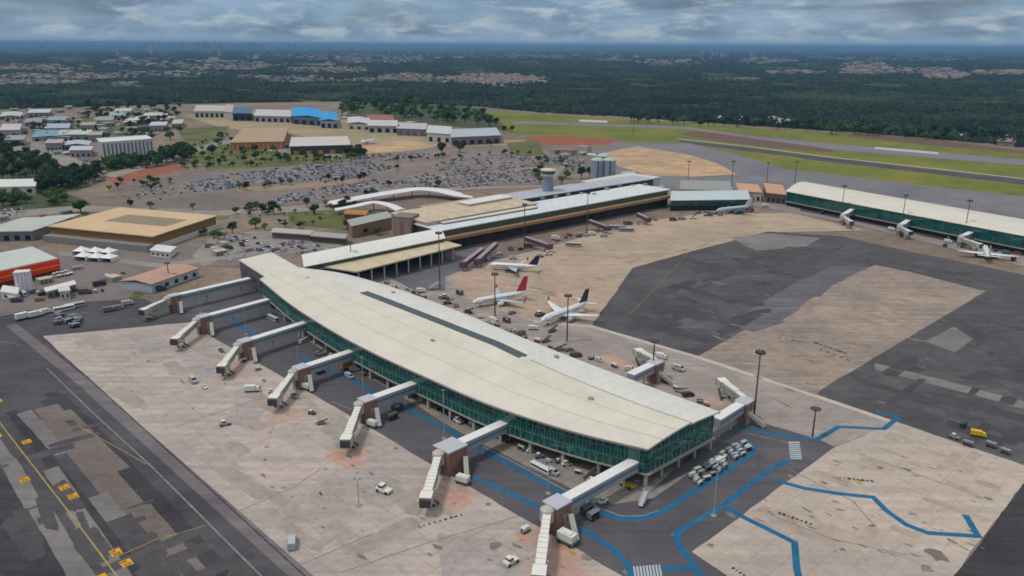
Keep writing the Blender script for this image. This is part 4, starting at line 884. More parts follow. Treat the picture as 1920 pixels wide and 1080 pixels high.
# hangar row and field buildings, far
def far(label,a,b,c,h,wc,rc,style='flat',op=None,nm='hangar',cat='hangar',rise=None):
    return building(nm,label,cat,a,b,c,h,mat('wall '+wc,wc,.8,.12,.1),mat('roof '+rc,rc,.6,.1,.05,obj=False),style,rise=rise,over=1.2,openings=op)
far('bright blue roofed hangar in the far row, left and larger part',(548,218),(606,222),(600,205),14,'#56647a','#1f8fcb','gable',[(0,4,.6,0.2,8,'hangar_door',M_void)],rise=3)
far('bright blue roofed hangar in the far row, right and lower part',(600,226),(634,227),(630,211),13,'#8c949c','#2a8fc4','gable',[(0,3,.6,.2,8,'hangar_door',M_void)],rise=3)
far('dark navy hangar in the far row',(436,213),(472,213),(472,202),14,'#2f3f5c','#47627c','flat',[(0,3,.6,.2,9,'hangar_door',M_void)])
far('long white hangar with dark doors left of the navy hangar',(364,209),(420,209),(420,198),12,'#b9b4ac','#b0aca4','flat',[(0,6,.5,.2,8,'hangar_door',M_void)])
far('cream hangar between the white and navy hangars',(420,210),(436,211),(438,197),13,'#bbb3a6','#a9a298')
far('white hangar row left of the blue roof',(476,217),(545,219),(545,207),11,'#9d9aa6','#b8b4b8','flat',[(0,6,.55,.2,7,'hangar_door',M_void)])
far('long orange ribbed building in the tan field',(432,268),(530,266),(540,240),10,'#b9713f','#a58c6e','flat',[(0,12,.35,.5,9,'recess',mat('pale rib','#c09a76',.8,.1))],'building','building')
far('dark walled low building with pale roof and yellow side',(544,275),(656,272),(650,256),11,'#47444c','#c0b6b0','flat',[(0,5,.4,.2,5,'door',mat('orange yellow panel','#bf8a3c',.7,.15))],'building','building')
far('grey roofed hangar with red doors in the right row',(846,258),(938,254),(930,240),12,'#7e7a80','#a7abb2','flat',[(0,6,.6,.2,7,'hangar_door',mat('dark red door','#43282a',.8,.2))])
far('white gable end hangar at the middle of the right row',(800,249),(846,252),(846,238),13,'#b7b4ae','#b9bbba','flat',[(0,3,.4,.2,7,'hangar_door',M_void)])
far('mauve walled hangar left of the white gable end',(744,241),(798,243),(800,232),11,'#7f7781','#b0acae','flat',[(0,4,.6,.2,6,'hangar_door',mat('mauve door','#5f5664',.8,.1))])
far('pale hangar with two dark doors in the right row',(690,236),(748,237),(744,226),11,'#aaa69e','#b6b6b6','flat',[(0,4,.55,.2,7,'hangar_door',M_void)])
far('pale green walled hangar at the left of the right row',(652,231),(694,233),(692,222),10,'#a9ab98','#b9b9ba','gable',[(0,3,.4,.2,5,'door',M_void)],rise=3)
far('brown red roofed low building behind the right row',(688,224),(738,225),(736,216),8,'#8c6552','#8e5c46',nm='building',cat='building')
far('low white building in front of the far trees',(1342,225),(1400,225),(1400,217),4,'#8f9087','#a3a9a6',nm='building',cat='building')
far('pale building at the right of the field edge group',(1440,229),(1484,232),(1480,220),5,'#8f8b80','#99988f',nm='building',cat='building')
far('low pale hut in the trees right of the field edge group',(1578,236),(1598,237),(1597,232),4,'#94958c','#a6a79f',nm='hut',cat='hut')
far('pale roofed house among dark trees near the right edge, left one',(1792,256),(1830,258),(1829,249),5,'#857d72','#97958b',nm='house',cat='house')
far('pinkish house among dark trees at the right edge, right one',(1870,265),(1904,267),(1902,254),6,'#94806f','#8d7d73',nm='house',cat='house')
# industrial quarter, upper left: each warehouse its own thing
inds=[(0,214,38,8,'#aeb6b4'),(52,208,40,7,'#b3b5b4'),(0,238,36,12,'#b7b0b4'),(46,226,30,8,'#8e8694'),(88,222,34,7,'#7f9ba0'),(84,236,44,9,'#9ea3b0'),(60,250,70,14,'#6f8f98'),(108,248,60,9,'#b2b6ac'),(10,258,34,9,'#8f8e92'),(120,268,46,8,'#a9aeb0'),(130,278,40,8,'#b3b0b8'),(85,265,30,7,'#a59a94'),(200,214,34,8,'#8ea29d'),(214,206,30,6,'#aeb0b0'),(268,214,44,6,'#b6b4a8'),(232,226,22,7,'#b9bdbd'),(250,222,26,7,'#c1c1be'),(280,232,30,7,'#b9b4bc'),(300,222,24,7,'#b29d92'),(322,228,18,8,'#b9b29c'),(180,222,30,8,'#8c9088'),(20,280,30,9,'#827a76'),(150,232,26,6,'#9a9782'),(165,250,24,7,'#a0968c')]
for i,(x,y,w,hp,cc) in enumerate(inds):
    lab=['pale','grey','low','wide','flat roofed','long'][i%6]
    far('upper left warehouse with %s, %s'%(['grey green roof','pale roof','lilac white roof','mauve roof','blue grey roof','pale blue roof','teal roof','cream grey roof','dull grey roof','white grey roof','lilac roof','brownish roof','sage roof','small white roof','cream roof','small bright roof','bright roof','white lilac roof','pinkish roof','yellowish roof','olive grey roof','dark grey roof','khaki roof','tan grey roof'][i],['at the left edge below the woods','second along the wood edge','at the left edge, larger','between the left edge and the teal roof','beyond the teal roof','just beyond the teal roof, longer','largest of the quarter','right of the teal roof','near the left road','in front of the teal roof','left of the white slab building','beside the road bend','nearest the hangars','under the wood edge','below the long white hangar','among trees right of the quarter','among trees, brighter one','above the white slab building','by the pale field','by the bushy tree','on the khaki field','beside the hillside wood','on the open ground','behind the white slab building'][i]),(x,y+hp*.55),(x+w,y+hp*.5),(x+w+4,y-hp*.45),6+ (i%3)*2,'#8e8c8a' if i%2 else '#a19d98',cc,'gable' if i%3==0 else 'flat',[(0,4,.4,.3,4,'door',M_void)],'warehouse','warehouse',rise=2)
# low white event tents
tk=[(158,486),(182,488),(206,489),(154,476),(180,477),(205,478)]
def tent_proto(lab):
    r=thing('tent',lab,'tent',group='white tents by the brown hangar')
    k=MB(); 
    for sx in (-1,1): k.box((4.1*sx,0),(.12,8.2),0,2.9)
    k.box((0,4.1),(8.1,.12),0,2.9); k.build('side_wall',M_white,r)
    k=MB(); k.loft([[(s_*x,s_*y,z) for x,y in ((-1,-1),(0,-1.0),(1,-1),(1,0),(1,1),(0,1),(-1,1),(-1,0))] for s_,z in ((4.4,2.9),(3.0,3.7),(1.4,4.7),(.15,5.8))]); k.build('canopy',mat('bright white canvas','#dedfe0',.5,.04),r)
    for sx in (-1,1): k=MB(); k.tube((4.1*sx,-4.1,0),(4.1*sx,-4.1,2.9),.1); k.build('leg',M_dkgrey,r)
    return r
pr=None
for i,(x,y) in enumerate(tk):
    lab='white tent by the brown hangar, %s'%['front row left','front row middle','front row right','back row left','back row middle','back row right'][i]
    if pr is None: pr=tent_proto(lab); kp=tree_of(pr); r=pr
    else: r=dup(pr,(0,0,0),0,lab,None,1,kp)
    g=G(x,y); r.location=(g.x,g.y,0); r.rotation_euler=(0,0,math.radians(-14))
g=G(48,548); si=thing('white_silo','tall white block tank with panel lines in front of the orange fascia','tank',(g.x,g.y,0))
k=MB(); k.box((0,0),(8,6),-.05,13,.3); k.build('body',mat('white silo panels','#d3cfd4',.5,.06,.3),si); k=MB(); k.box((0,0),(8.4,6.4),13,13.5,.3); k.build('lid',M_white,si)
k=MB()
for t in (-2,0,2): k.box((t*math.cos(.3)+3.1*math.sin(.3),t*math.sin(.3)-3.1*math.cos(.3)),(.3,.2),0,13,.3)
k.build('panel_ribs',mat('grey violet rib','#a7a2b0',.6,.1),si)
building('white_cabin','low white cabin with box windows beside the tall white tank','cabin',(2,548),(32,552),(36,541),4,M_white,M_white,'flat',openings=[(0,2,.4,1,2.6,'window',M_win)])
building('long_white_shed','long narrow white roofed shed right of the tall white tank','shed',(88,548),(142,534),(138,528),4,mat('grey wall','#77787a'),M_white,'flat',openings=[(0,5,.4,.5,2.5,'window',M_win)])
building('small_pale_shed','small pale shed at the end of the long narrow shed','shed',(112,548),(130,546),(128,538),4.5,M_offw,M_offw,'flat',openings=[(0,2,.4,1,3,'window',M_win)])

# small sheds and houses crowding the left quarter
rs=random.Random(17); SHK=[]
def shed_mesh(L,W_,h,wm,rm,gable):
    k=MB(); k.box((0,0),(L,W_),-.3,h,0,0)
    if gable: k.loft([[(x,y,z) for y,z in ((-W_/2-.5,h),(0,h+W_*.16),(W_/2+.5,h))] for x in (-L/2-.5,L/2+.5)],1)
    else: k.box((0,0),(L+.8,W_+.8),h,h+.5,0,1)
    for j in range(int(L/5)): k.box((-L/2+2.5+j*5,-W_/2-.05),(1.6,.14),.6,h*.7,0,2)
    me=bpy.data.meshes.new('shed'); me.from_pydata(k.v,[],k.f)
    for q in (wm,rm,M_void): me.materials.append(q)
    me.polygons.foreach_set('material_index',k.m); return me
SC=[('grey','#8c8b8a'),('cream','#b5ab98'),('white','#bfbfbd'),('terracotta','#925d49'),('blue grey','#7f909c'),('teal grey','#6f8a8c'),('lilac grey','#98939f')]
SHM=[(n,shed_mesh(rs.uniform(12,26),rs.uniform(9,14),rs.uniform(4,7),mat('shed wall '+n,'#938d86' if i%2 else '#a6a099',.8,.15,.2),mat('shed roof '+n,c_,.7,.15,.15),i%2==0)) for i,(n,c_) in enumerate(SC)]
taken=[(x+w/2,y) for x,y,w,hp,cc in inds]+[(236,270),(455,254),(600,266),(580,215)]
for poly,n_,lab,grp in (([(0,206),(200,200),(340,204),(345,240),(300,258),(180,262),(165,295),(110,292),(60,262),(0,258)],52,'low shed in the crowded upper left quarter','sheds of the crowded upper left quarter'),([(640,214),(740,222),(800,236),(790,240),(700,238),(640,230)],8,'low shed between the hangars of the right row','sheds between the hangars'),([(1040,285),(1110,282),(1120,308),(1060,312)],16,'small roof in the service yard above the silver tanks','roofs of the service yard above the tanks'),([(0,410),(130,398),(150,404),(60,415),(0,425)],7,'low shed behind the grey green warehouse','sheds behind the grey green warehouse'),([(395,468),(440,458),(470,470),(430,486),(395,492)],9,'small roof in the lower yard left of the pier block','roofs of the lower yard'),([(130,500),(230,508),(215,535),(140,528),(60,560),(0,565),(0,556)],12,'small pale hut in the yard before the terracotta shed','huts of the yard before the terracotta shed')):
    xs=[p[0] for p in poly]; ys=[p[1] for p in poly]; c_=0; t_=0
    while c_<n_ and t_<4000:
        t_+=1; x=rs.uniform(min(xs),max(xs)); y=rs.uniform(min(ys),max(ys)); near=max(6,9*(y/240)**2*.8)
        if not inside((x,y),poly) or any(abs(x-a)<near*1.9 and abs(y-b)<near*.75 for a,b in taken): continue
        taken.append((x,y)); c_+=1; n1,me=SHM[rs.randrange(7)]; g=G(x,y); o=bpy.data.objects.new('shed',me); COL.objects.link(o)
        sc=rs.uniform(.6,1.15) if y<300 else rs.uniform(.3,.6); o.location=(g.x,g.y,0); o.rotation_euler=(0,0,math.radians(50)+rs.choice((0,math.pi/2))+rs.uniform(-.15,.15)); o.scale=(sc,)*3
        tag(o,n1+' roofed '+lab,'shed',grp)
# ================================================================ AIRCRAFT
def wing_mb(root0,root1,tip0,tip1,zr,zt,thr,tht,sgn=1,yr=1.4,yt=17):
    k=MB(); rings=[]
    for (a,b,z,th,y) in ((root0,root1,zr,thr,yr),(tip0,tip1,zt,tht,yt)):
        c=(a+b)/2; rings.append([(a,y*sgn,z),(c+(a-c)*.3,y*sgn,z+th/2),(b,y*sgn,z),(c+(a-c)*.3,y*sgn,z-th/2)])
    k.loft(rings); return k
def airliner(label,nose,tail,body,fin,eng,wingm,z=3.6,size=37.0,group='airliners parked on the apron',ft=11.8):
    a=G(*nose,z); b=G(*tail,z); L=(a-b).length; c=(a+b)/2; th=ang(b,a); sc=min(1.1,max(.35,L/size))
    r=thing('airliner',label,'aircraft',(c.x,c.y,0),th,group); r.scale=(sc,)*3
    k=MB(); rings=[]
    for x,rd,zz in ((18.5,.12,3.1),(18.1,.7,3.2),(17,1.25,3.35),(15.2,1.75,3.55),(13,2.0,3.6),(-6,2.0,3.6),(-10,1.75,3.85),(-14,1.15,4.3),(-17,.55,4.75),(-18.6,.2,4.95)):
        rings.append([(x,rd*math.cos(2*math.pi*t/14),zz+rd*math.sin(2*math.pi*t/14)) for t in range(14)])
    k.loft(rings); fu=k.build('fuselage',body,r,smooth=True)
    k=MB()
    for s_ in (-1,1): k.beam((12.5,s_*1.97,4.05),(-9,s_*1.9,4.05),.06,.32)
    k.build('window_row',M_win,fu)
    k=MB(); k.add([(17.3,-.95,3.85),(17.3,.95,3.85),(16.1,1.3,4.65),(16.1,-1.3,4.65)],[(0,1,2,3)]); k.build('windscreen',M_black,fu)
    for s_ in (-1,1):
        wing_mb(4.5,-3,-5.5,-7,2.6,4.1,.9,.25,s_).build('wing',wingm,r)
        k=MB(); k.add([(-5.6,17*s_,4.1),(-7,17*s_,4.1),(-7.9,17.4*s_,6.2),(-6.9,17.4*s_,6.2)],[(0,1,2,3)]); k.build('winglet',fin,r)
        wing_mb(-14.2,-17.4,-17.2,-18.7,4.7,5.2,.4,.15,s_,.4,6.3).build('stabiliser',wingm,r)
        k=MB(); rr_=[]
        for x,rd in ((4.8,.95),(4.4,1.15),(2.5,1.15),(.6,.8)): rr_.append([(x,5.7*s_+rd*math.cos(2*math.pi*t/12),1.75+rd*math.sin(2*math.pi*t/12)) for t in range(12)])
        k.loft(rr_); k.beam((3,5.7*s_,2.7),(-.5,5.7*s_,3.0),.3,.6); k.build('engine',eng,r)
        k=MB(); k.tube((-1.5,3.6*s_,2.5),(-1.5,3.6*s_,.5),.2); k.tube((-1.5,3.2*s_,.5),(-1.5,4.0*s_,.5),.52,.52,10); k.build('main_gear',M_black,r)
    k=MB(); k.tube((13.5,0,1.8),(13.5,0,.4),.15); k.tube((13.5,-.3,.4),(13.5,.3,.4),.4,.4,10); k.build('nose_gear',M_black,r)
    k=MB(); 
    v=[(-10.8,-.18,5.2),(-17.6,-.14,4.9),(-19.2,-.05,ft),(-16.0,-.06,ft)]; v+=[(x,-y,zz) for x,y,zz in v]
    k.add(v,[(3,2,1,0),(4,5,6,7),(0,1,5,4),(1,2,6,5),(2,3,7,6),(3,0,4,7)]); k.build('tail_fin',fin,r)
    return r
M_pw=mat('aircraft white','#d3d5d6',.35,.04,.2,spec=.5); M_pg=mat('aircraft pale grey','#a8afb6',.4,.08,.2,spec=.5)
M_navy=mat('navy tail','#282a44',.4,.15,.2); M_redt=mat('red tail','#c03a5c',.4,.18,.3); M_gt=mat('dark grey tail','#39444b',.4,.2,.3); M_teal=mat('dark teal body','#3d5560',.4,.15,.2)
airliner('white airliner with navy blue tail fin standing alone nearest the terminal',(916,495),(1010,501),M_pw,M_navy,M_navy,M_pg)
airliner('white airliner with pinkish red tail fin beside the curved pier',(886,566),(988,549),M_pw,M_redt,M_pw,M_pg,ft=14.2)
airliner('white airliner with dark grey tail fin at the edge of the dark asphalt',(1008,604),(1108,568),M_pw,M_gt,M_pg,M_pw)
airliner('blue grey airliner beyond the tan apron under the connector',(1336,396),(1416,388),M_pg,M_pw,M_teal,M_teal)
airliner('small white plane by the rightmost north pier bridge',(1843,459),(1856,496),M_pw,M_pw,M_red,M_pw,2.4,size=24)
airliner('small white plane far off beside the tan yard',(668,270),(714,262),M_pw,M_pw,M_pg,M_pw,3,size=37)
# ================================================================ APRON VEHICLES
M_glassv=mat('vehicle glass','#20272b',.2,.1,spec=.5)
def wheels(r,xs,y,rad):
    for x in xs:
        for s_ in (-1,1):
            k=MB(); k.tube((x,y*s_-.12,rad-.02),(x,y*s_+.12,rad-.02),rad,rad,10); k.build('wheel',M_black,r)
def van():
    r=thing('van','van','van'); k=MB(); k.loft([[(x,y,z) for y,z in ((-.95,.35),(.95,.35),(.95,1.3),(.85,zt),(-.85,zt),(-.95,1.3))] for x,zt in ((-2.6,2.1),(1.2,2.1),(1.9,1.35),(2.6,1.2))]); k.build('body',M_white,r)
    k=MB(); k.add([(1.22,-.84,2.08),(1.22,.84,2.08),(1.93,.86,1.38),(1.93,-.86,1.38)],[(0,1,2,3)])
    for s_ in (-1,1): k.add([(-1.2,.93*s_,1.35),(1.2,.93*s_,1.35),(1.0,.89*s_,1.95),(-1.2,.89*s_,1.95)],[(0,1,2,3)])
    k.build('windows',M_glassv,r); wheels(r,(-1.6,1.6),.88,.36); return r
def truck():
    r=thing('truck','truck','truck'); k=MB(); k.box((0,0),(7.4,2.0),.5,.85); k.build('chassis',M_dkgrey,r)
    k=MB(); k.box((-1.1,0),(5.2,2.4),.87,3.3); k.build('cargo_box',M_white,r)
    k=MB(); k.loft([[(x,y,z) for y,z in ((-1.1,.6),(1.1,.6),(1.1,1.6),(1.0,zt),(-1.0,zt),(-1.1,1.6))] for x,zt in ((1.7,2.6),(3.0,2.6),(3.7,1.6))]); cb=k.build('cab',M_white,r)
    k=MB(); k.add([(3.05,-.95,2.5),(3.05,.95,2.5),(3.7,1.0,1.68),(3.7,-1.0,1.68)],[(0,1,2,3)]); k.build('windscreen',M_glassv,cb)
    wheels(r,(-2.6,2.5),1.0,.5); return r
def tug():
    r=thing('tow_tractor','tug','tug'); k=MB(); k.loft([[(x,y,z) for y,z in ((-.9,.3),(.9,.3),(.9,zt),(-.9,zt))] for x,zt in ((-1.8,1.0),(.2,1.05),(.3,.95),(1.8,.85))]); k.build('body',M_white,r)
    k=MB(); k.loft([[(x,y,z) for y,z in ((-.75,1.02),(.75,1.02),(.7,1.9),(-.7,1.9))] for x in (-1.1,.1)]); cb=k.build('cab',M_white,r)
    k=MB(); k.box((-.5,0),(1.23,1.55),1.25,1.7); k.build('windows',M_glassv,cb); wheels(r,(-1.2,1.2),.85,.38); return r
def cart():
    r=thing('baggage_cart','cart','cart'); k=MB(); k.box((0,0),(3.0,1.5),.45,.6); k.build('deck',M_dkgrey,r)
    k=MB(); k.loft([[(x,y,z) for y,z in ((-.8,1.85),(-.4,2.05),(.4,2.05),(.8,1.85),(.8,1.75),(-.8,1.75))] for x in (-1.6,1.6)])
    k.box((-1.5,0),(.1,1.5),.6,1.8); k.box((1.5,0),(.1,1.5),.6,1.8); k.build('canopy',M_offw,r)
    k=MB(); k.beam((1.5,0,.5),(2.3,0,.4),.12,.1); k.build('tow_bar',M_dkgrey,r); wheels(r,(-1.1,1.1),.65,.25); return r
def gpu():
    r=thing('ground_power_unit','unit','ground unit'); k=MB(); k.box((0,0),(4.2,2.2),.55,1.0); k.build('base',mat('moss green base','#5d6b55',.7,.15),r)
    k=MB(); k.prism([(-1.9,-1.0),(1.9,-1.0),(1.9,1.0),(-1.9,1.0)],1.0,2.5); k.box((.4,0),(1.6,1.4),2.5,2.75); k.build('housing',M_white,r)
    k=MB(); k.box((-1.93,0),(.1,1.4),1.3,2.2); k.build('grille',M_dkgrey,r); wheels(r,(-1.3,1.3),.95,.4); return r
def belt():
    r=thing('belt_loader','loader','loader'); k=MB(); k.box((0,0),(4.4,1.8),.5,1.05); k.build('body',M_yelo,r)
    k=MB(); k.beam((-3.4,0,.9),(3.6,0,3.0),1.1,.3); k.build('belt',M_dkgrey,r)
    k=MB(); k.beam((0,0,1.0),(1.8,0,2.4),.9,.15); k.box((-1.4,.75),(.9,.7),1.05,1.9); k.build('lift_frame',M_yelo,r); wheels(r,(-1.4,1.4),.85,.4); return r
def steps():
    r=thing('boarding_steps','steps','steps'); k=MB(); k.beam((-3.2,0,.8),(2.6,0,3.6),1.8,.4); k.build('flight',M_pg,r)
    k=MB(); k.box((3.1,0),(1.8,2.0),3.3,3.6); k.build('platform',M_pg,r)
    k=MB()
    for s_ in (-1,1): k.beam((-3.2,s_*.9,1.6),(2.6,s_*.9,4.5),.08,.5); k.beam((2.6,s_*.95,4.3),(3.9,s_*.95,4.3),.08,.5)
    k.build('handrail',M_white,r)
    k=MB(); k.box((.3,0),(5.6,1.7),.45,.8); k.beam((2.9,0,.8),(2.9,0,3.4),.8,.8); k.build('chassis',M_offw,r); wheels(r,(-1.8,1.9),.85,.4); return r
def bus():
    r=thing('apron_bus','bus','bus'); k=MB(); k.loft([[(x,y,z) for y,z in ((-1.35,.35),(1.35,.35),(1.35,2.7),(1.1,3.0),(-1.1,3.0),(-1.35,2.7))] for x in (-6,6)]); k.build('body',M_white,r)
    k=MB()
    for s_ in (-1,1): k.beam((-5.5,1.36*s_,1.95),(5.5,1.36*s_,1.95),.06,.9)
    k.box((6.0,0),(.08,2.2),1.3,2.5); k.build('windows',M_glassv,r); wheels(r,(-3.8,3.8),1.2,.48); return r
PROTO={}; MK=dict(van=van,truck=truck,tug=tug,cart=cart,gpu=gpu,belt=belt,steps=steps,bus=bus)
MAINP=dict(van='body',truck='cargo_box',tug='body',cart='canopy',gpu='housing',belt='body',steps='flight',bus='body')
def veh(kind,x,y,rot,label,col=None,scale=1,group=None):
    g=G(x,y)
    if kind not in PROTO:
        r=MK[kind](); PROTO[kind]=(r,tree_of(r)); r['label']=label
        r.rotation_euler=(0,0,rot); r.scale=(scale,)*3
        if group: r['group']=group
    else: r=dup(PROTO[kind][0],(0,0,0),rot,label,None,scale,PROTO[kind][1])
    if 'group' in r and not group: del r['group']
    if group: r['group']=group
    r.location=(g.x,g.y,0)
    if col:
        m=mat('paint '+col,col,.5,.08,.5); swap(r,MAINP[kind],m)
        if kind=='truck': swap(r,'cab',m)
    return r
U=AX; V=AX+math.pi/2
V_=[('van',548,1022,U+2.6,'grey and white pickup van alone at the front edge of the apron','#a9adb0',1.25),
('van',362,716,U-.1,'small white van driving alone on the left apron',None,1.2),('tug',384,728,U,'low white tug just behind the small white van',None,.8),
('truck',474,734,.1,'rounded white tank truck between the third and fourth bridges',None,.9),
('tug',422,797,.5,'low grey tractor among dark stains on the left apron','#8d9090',1.2),('tug',720,922,-.5,'white tug standing left of the biggest stair tower',None,1.5),
('gpu',985,997,V,'upright white equipment box left of the nearest bridge',None,.75),('tug',958,1056,V,'white and green small cart at the bottom edge',None,1.3),
('gpu',1063,1018,U+.1,'large white and green unit under the nearest bridge tower',None,1.5),('gpu',868,906,U+.3,'white and green unit at the foot of the biggest stair tower',None,1.2),('gpu',698,800,U+.3,'white and green unit by the fifth bridge tower',None,1.1),('gpu',575,730,U+.3,'white and green unit by the fourth bridge tower',None,1.1),('gpu',470,668,U+.3,'white and green unit by the third bridge tower',None,1.1),('gpu',386,622,U+.3,'white and green unit by the second bridge tower',None,1.0),
('bus',1014,882,U,'white passenger bus on the road before the glass wall',None,.75),('van',1036,888,U,'white van just ahead of the white passenger bus',None,1.0),
('steps',1205,945,U+1.9,'pale lilac boarding steps truck below the glass corner','#a9a9ba',.85),('tug',1131,942,V,'small white tug by the curve of the blue line',None,1.0),('belt',1176,912,U,'yellow belt loader under the near glass corner','#c79a2e',1.3),
('truck',655,690,V,'orange truck parked beside the fourth corridor','#b8742f',1.1),('truck',718,706,U,'white truck with rounded box right of the orange truck',None,.9),('van',655,708,U,'white van on the blue line near the orange truck',None,1.0),
('truck',1834,818,U+.4,'yellow and white tow truck on the dark asphalt at right','#d2b02c',.75),('truck',1806,800,V,'dark green equipment truck left of the yellow tow truck','#24423a',.6),('tug',1790,822,U,'grey green tractor in front of the dark green truck','#6b7c78',1.0),('cart',1815,836,U,'grey cart in front of the yellow tow truck','#7d7b84',1.1),('cart',1858,838,U,'lilac grey cart right of the yellow tow truck','#85828d',1.1),('cart',1885,850,U,'pale cart rightmost beside the yellow tow truck','#8d8e93',1.0),
('van',1272,694,U,'white van parked right of the hidden bridge behind the pier',None,1.2),('truck',1240,672,U+.2,'white low truck beyond the hidden bridge',None,.8),
('truck',925,690 if False else 604,U,'white catering truck beside the red tailed airliner',None,.8),('tug',960,588,V,'orange brown tug between the two near airliners','#94684a',1.2),('cart',950,604,U,'dark cart near the red tailed airliner','#6e5b50',1.4),('tug',835,560,U,'dark tug at the pier edge left of the red tailed airliner','#4d4743',1.4),('cart',862,552,U,'brown cart left of the red tailed airliner','#77665a',1.5),('truck',790,548,0,'white truck on the grey stand asphalt at the roof edge',None,.8),('steps',815,542,.3,'pale boarding steps on the grey stand asphalt',None,1.0),
('truck',1000,618,0,'white truck at the nose of the dark tailed airliner',None,.7),('tug',1012,592,V,'dark tug behind the dark tailed airliner wing','#4c4440',1.6),('belt',1036,622,V,'dark belt loader below the dark tailed airliner','#6b5f52',1.0),
('truck',870,500,0,'pale grey van truck left of the navy tailed airliner','#a9b2b1',.8),('van',962,486,0,'white van behind the navy tailed airliner',None,1.1),('tug',1028,478,.2,'white tug near the red mast on the tan apron',None,1.5),('tug',1012,482,.2,'blue grey tug near the red mast on the tan apron','#6f7590',1.5),
('bus',1158,430,-.15,'grey green long apron bus parked on the tan apron','#8e9a95',1.15),('bus',1175,434,-.15,'second grey green apron bus overlapping the first on the tan apron','#8e9a95',1.0),('truck',1110,441,.2,'white truck under the terminal ledge, left of the apron buses',None,.9),('van',1132,444,.2,'white van left of the apron buses',None,1.2),
('bus',1075,462,-.2,'grey bus beside the maroon bridge','#a3a09a',1.0),('truck',1278,412,0,'green truck at the connector under the grey bridge','#7a978a',.9),('truck',1262,414,0,'dark red truck at the connector','#6d3c44',.9),('tug',1300,410,0,'white tug near the connector',None,1.5),('bus',1345,402,.1,'blue grey bus in front of the blue grey airliner','#7d92a2',.8),('truck',1435,388,.2,'white truck at the left end of the north pier',None,.9),
('truck',1535,388,U,'white truck under the north pier, leftmost',None,.9),('van',1563,396,U,'white van under the north pier',None,1.2),('truck',1672,432,U,'white truck left of the middle north pier bridge',None,.8),('truck',1655,408,U,'pale truck against the north pier glass',None,.9),('truck',1778,455,U,'white truck left of the small white plane',None,.8),('van',1772,462,V,'dark van left of the small white plane','#4a4648',1.0),('truck',1900,488,V,'dark red truck right of the small white plane','#7a3f3b',.9),('tug',1845,446,U,'grey tug behind the small white plane','#85878c',1.2),('truck',1895,462,U,'pale pink truck by the right edge of the north pier','#a49a9c',1.0),
('tug',860,800 if False else 792,U,'small white tug under the pier near the biggest corridor',None,1.2),('cart',838,776,U,'dark cart under the pier left of the pale mast','#4c4a45',1.4),('van',890,800,U,'white van half under the pier',None,1.0),('truck',756,728,U,'red truck under the pier by the fifth corridor','#7a2f38',.8),('van',740,742,U,'yellow green van before the fifth corridor','#b3a85a',1.0),('truck',700,672,U,'white truck under the pier behind the fourth corridor',None,.8),('bus',572,640,U+1.9,'white bus below the third corridor',None,.7),('bus',530,590,U,'long white bus parked by the pier below the second corridor',None,.9),('bus',512,600,U,'second long white bus nearer the road below the second corridor','#b5b2b0',.8),('truck',500,548,U,'dark red truck between the farthest corridors','#59323a',.9),('tug',1110,905,U,'white tug under the pier near the corner column',None,1.0),('truck',1060,868,U,'brown truck under the pier right of the bus','#7b5f55',.7),('cart',600,700,V,'dark cart right of the fourth bridge tower','#33373a',1.3),('cart',745,770,V,'dark steel cart right of the fifth bridge tower','#52575f',1.5),('cart',735,786,V,'green grey cart right of the fifth bridge tower','#465048',1.4),('cart',870,868,U,'blue grey cart beyond the biggest stair tower','#7f8992',1.4),('cart',1100,962,V,'dark cart right of the nearest bridge tower','#55535a',1.4),('cart',1112,972,V,'grey cart right of the nearest bridge tower, nearer the blue line','#77747c',1.4),
('truck',46,598,.9,'pale green box truck, first of the row by the left grass',None,1.15),('truck',68,594,.9,'white box truck, second of the row by the left grass',None,1.05),('truck',86,588,.9,'white truck, third of the row by the left grass',None,.9),('bus',120,582,.75,'white bus in the row by the left grass',None,.9),('bus',140,576,.75,'pale blue bus at the end of the row by the left grass','#a9b6bd',.9),('truck',240,572,.6,'black and white truck left of the farthest bridge','#b2b2ae',.9),('truck',205,584,.6,'dull grey truck on the asphalt left of the farthest bridge','#75767a',.9),('van',222,580,.6,'grey van on the asphalt left of the farthest bridge','#85868a',1.2),('truck',300,545,.5,'dark purple truck behind the farthest bridge','#4c4656',1.0),('truck',105,552,.4,'white truck beside the long narrow shed',None,.9),('truck',33,566,.3,'blue car carrier truck below the white tank','#4d4d78',.8),('truck',75,564,.3,'orange brown truck below the white tank','#a6784c',.7),
('truck',1350,868,V,'white truck among the baggage carts',None,.7)]
for k_ in V_: veh(*k_)
# service carts swarm by the blue curve: each cart an object
j=0; r3=random.Random(11)
for a in range(9):
    for b in range(4):
        if r3.random()<.12: continue
        t=a/8; x=1297+t*92+b*5+r3.uniform(-2,2); y=893-t*58+b*5-t*4+r3.uniform(-1.5,1.5)
        veh('cart',x,y,V+r3.uniform(-.35,.35),'pale canopied baggage cart in the crowd beside the blue road curve',r3.choice(['#a3abb0','#8e999f','#8b8880','#6f797d','#b3b1a8','#565a5c','#4b4f52']),r3.uniform(.75,.95),'baggage carts beside the blue road curve')
for a in range(16):
    x=105+r3.random()*45; y=592+r3.random()*22
    veh('cart',x,y,.8+r3.uniform(-.4,.4),'grey baggage cart in the scatter below the parked trucks at left',r3.choice(['#7d8589','#8e9598','#6a7072']),1.2,'baggage carts scattered by the left grass')
for i,(x,y) in enumerate([(105,520),(112,518),(120,517),(127,515)]):
    veh('tug',x,y,.4,'white trailer %s of four behind the white tank'%['first','second','third','last'][i],None,1.6)
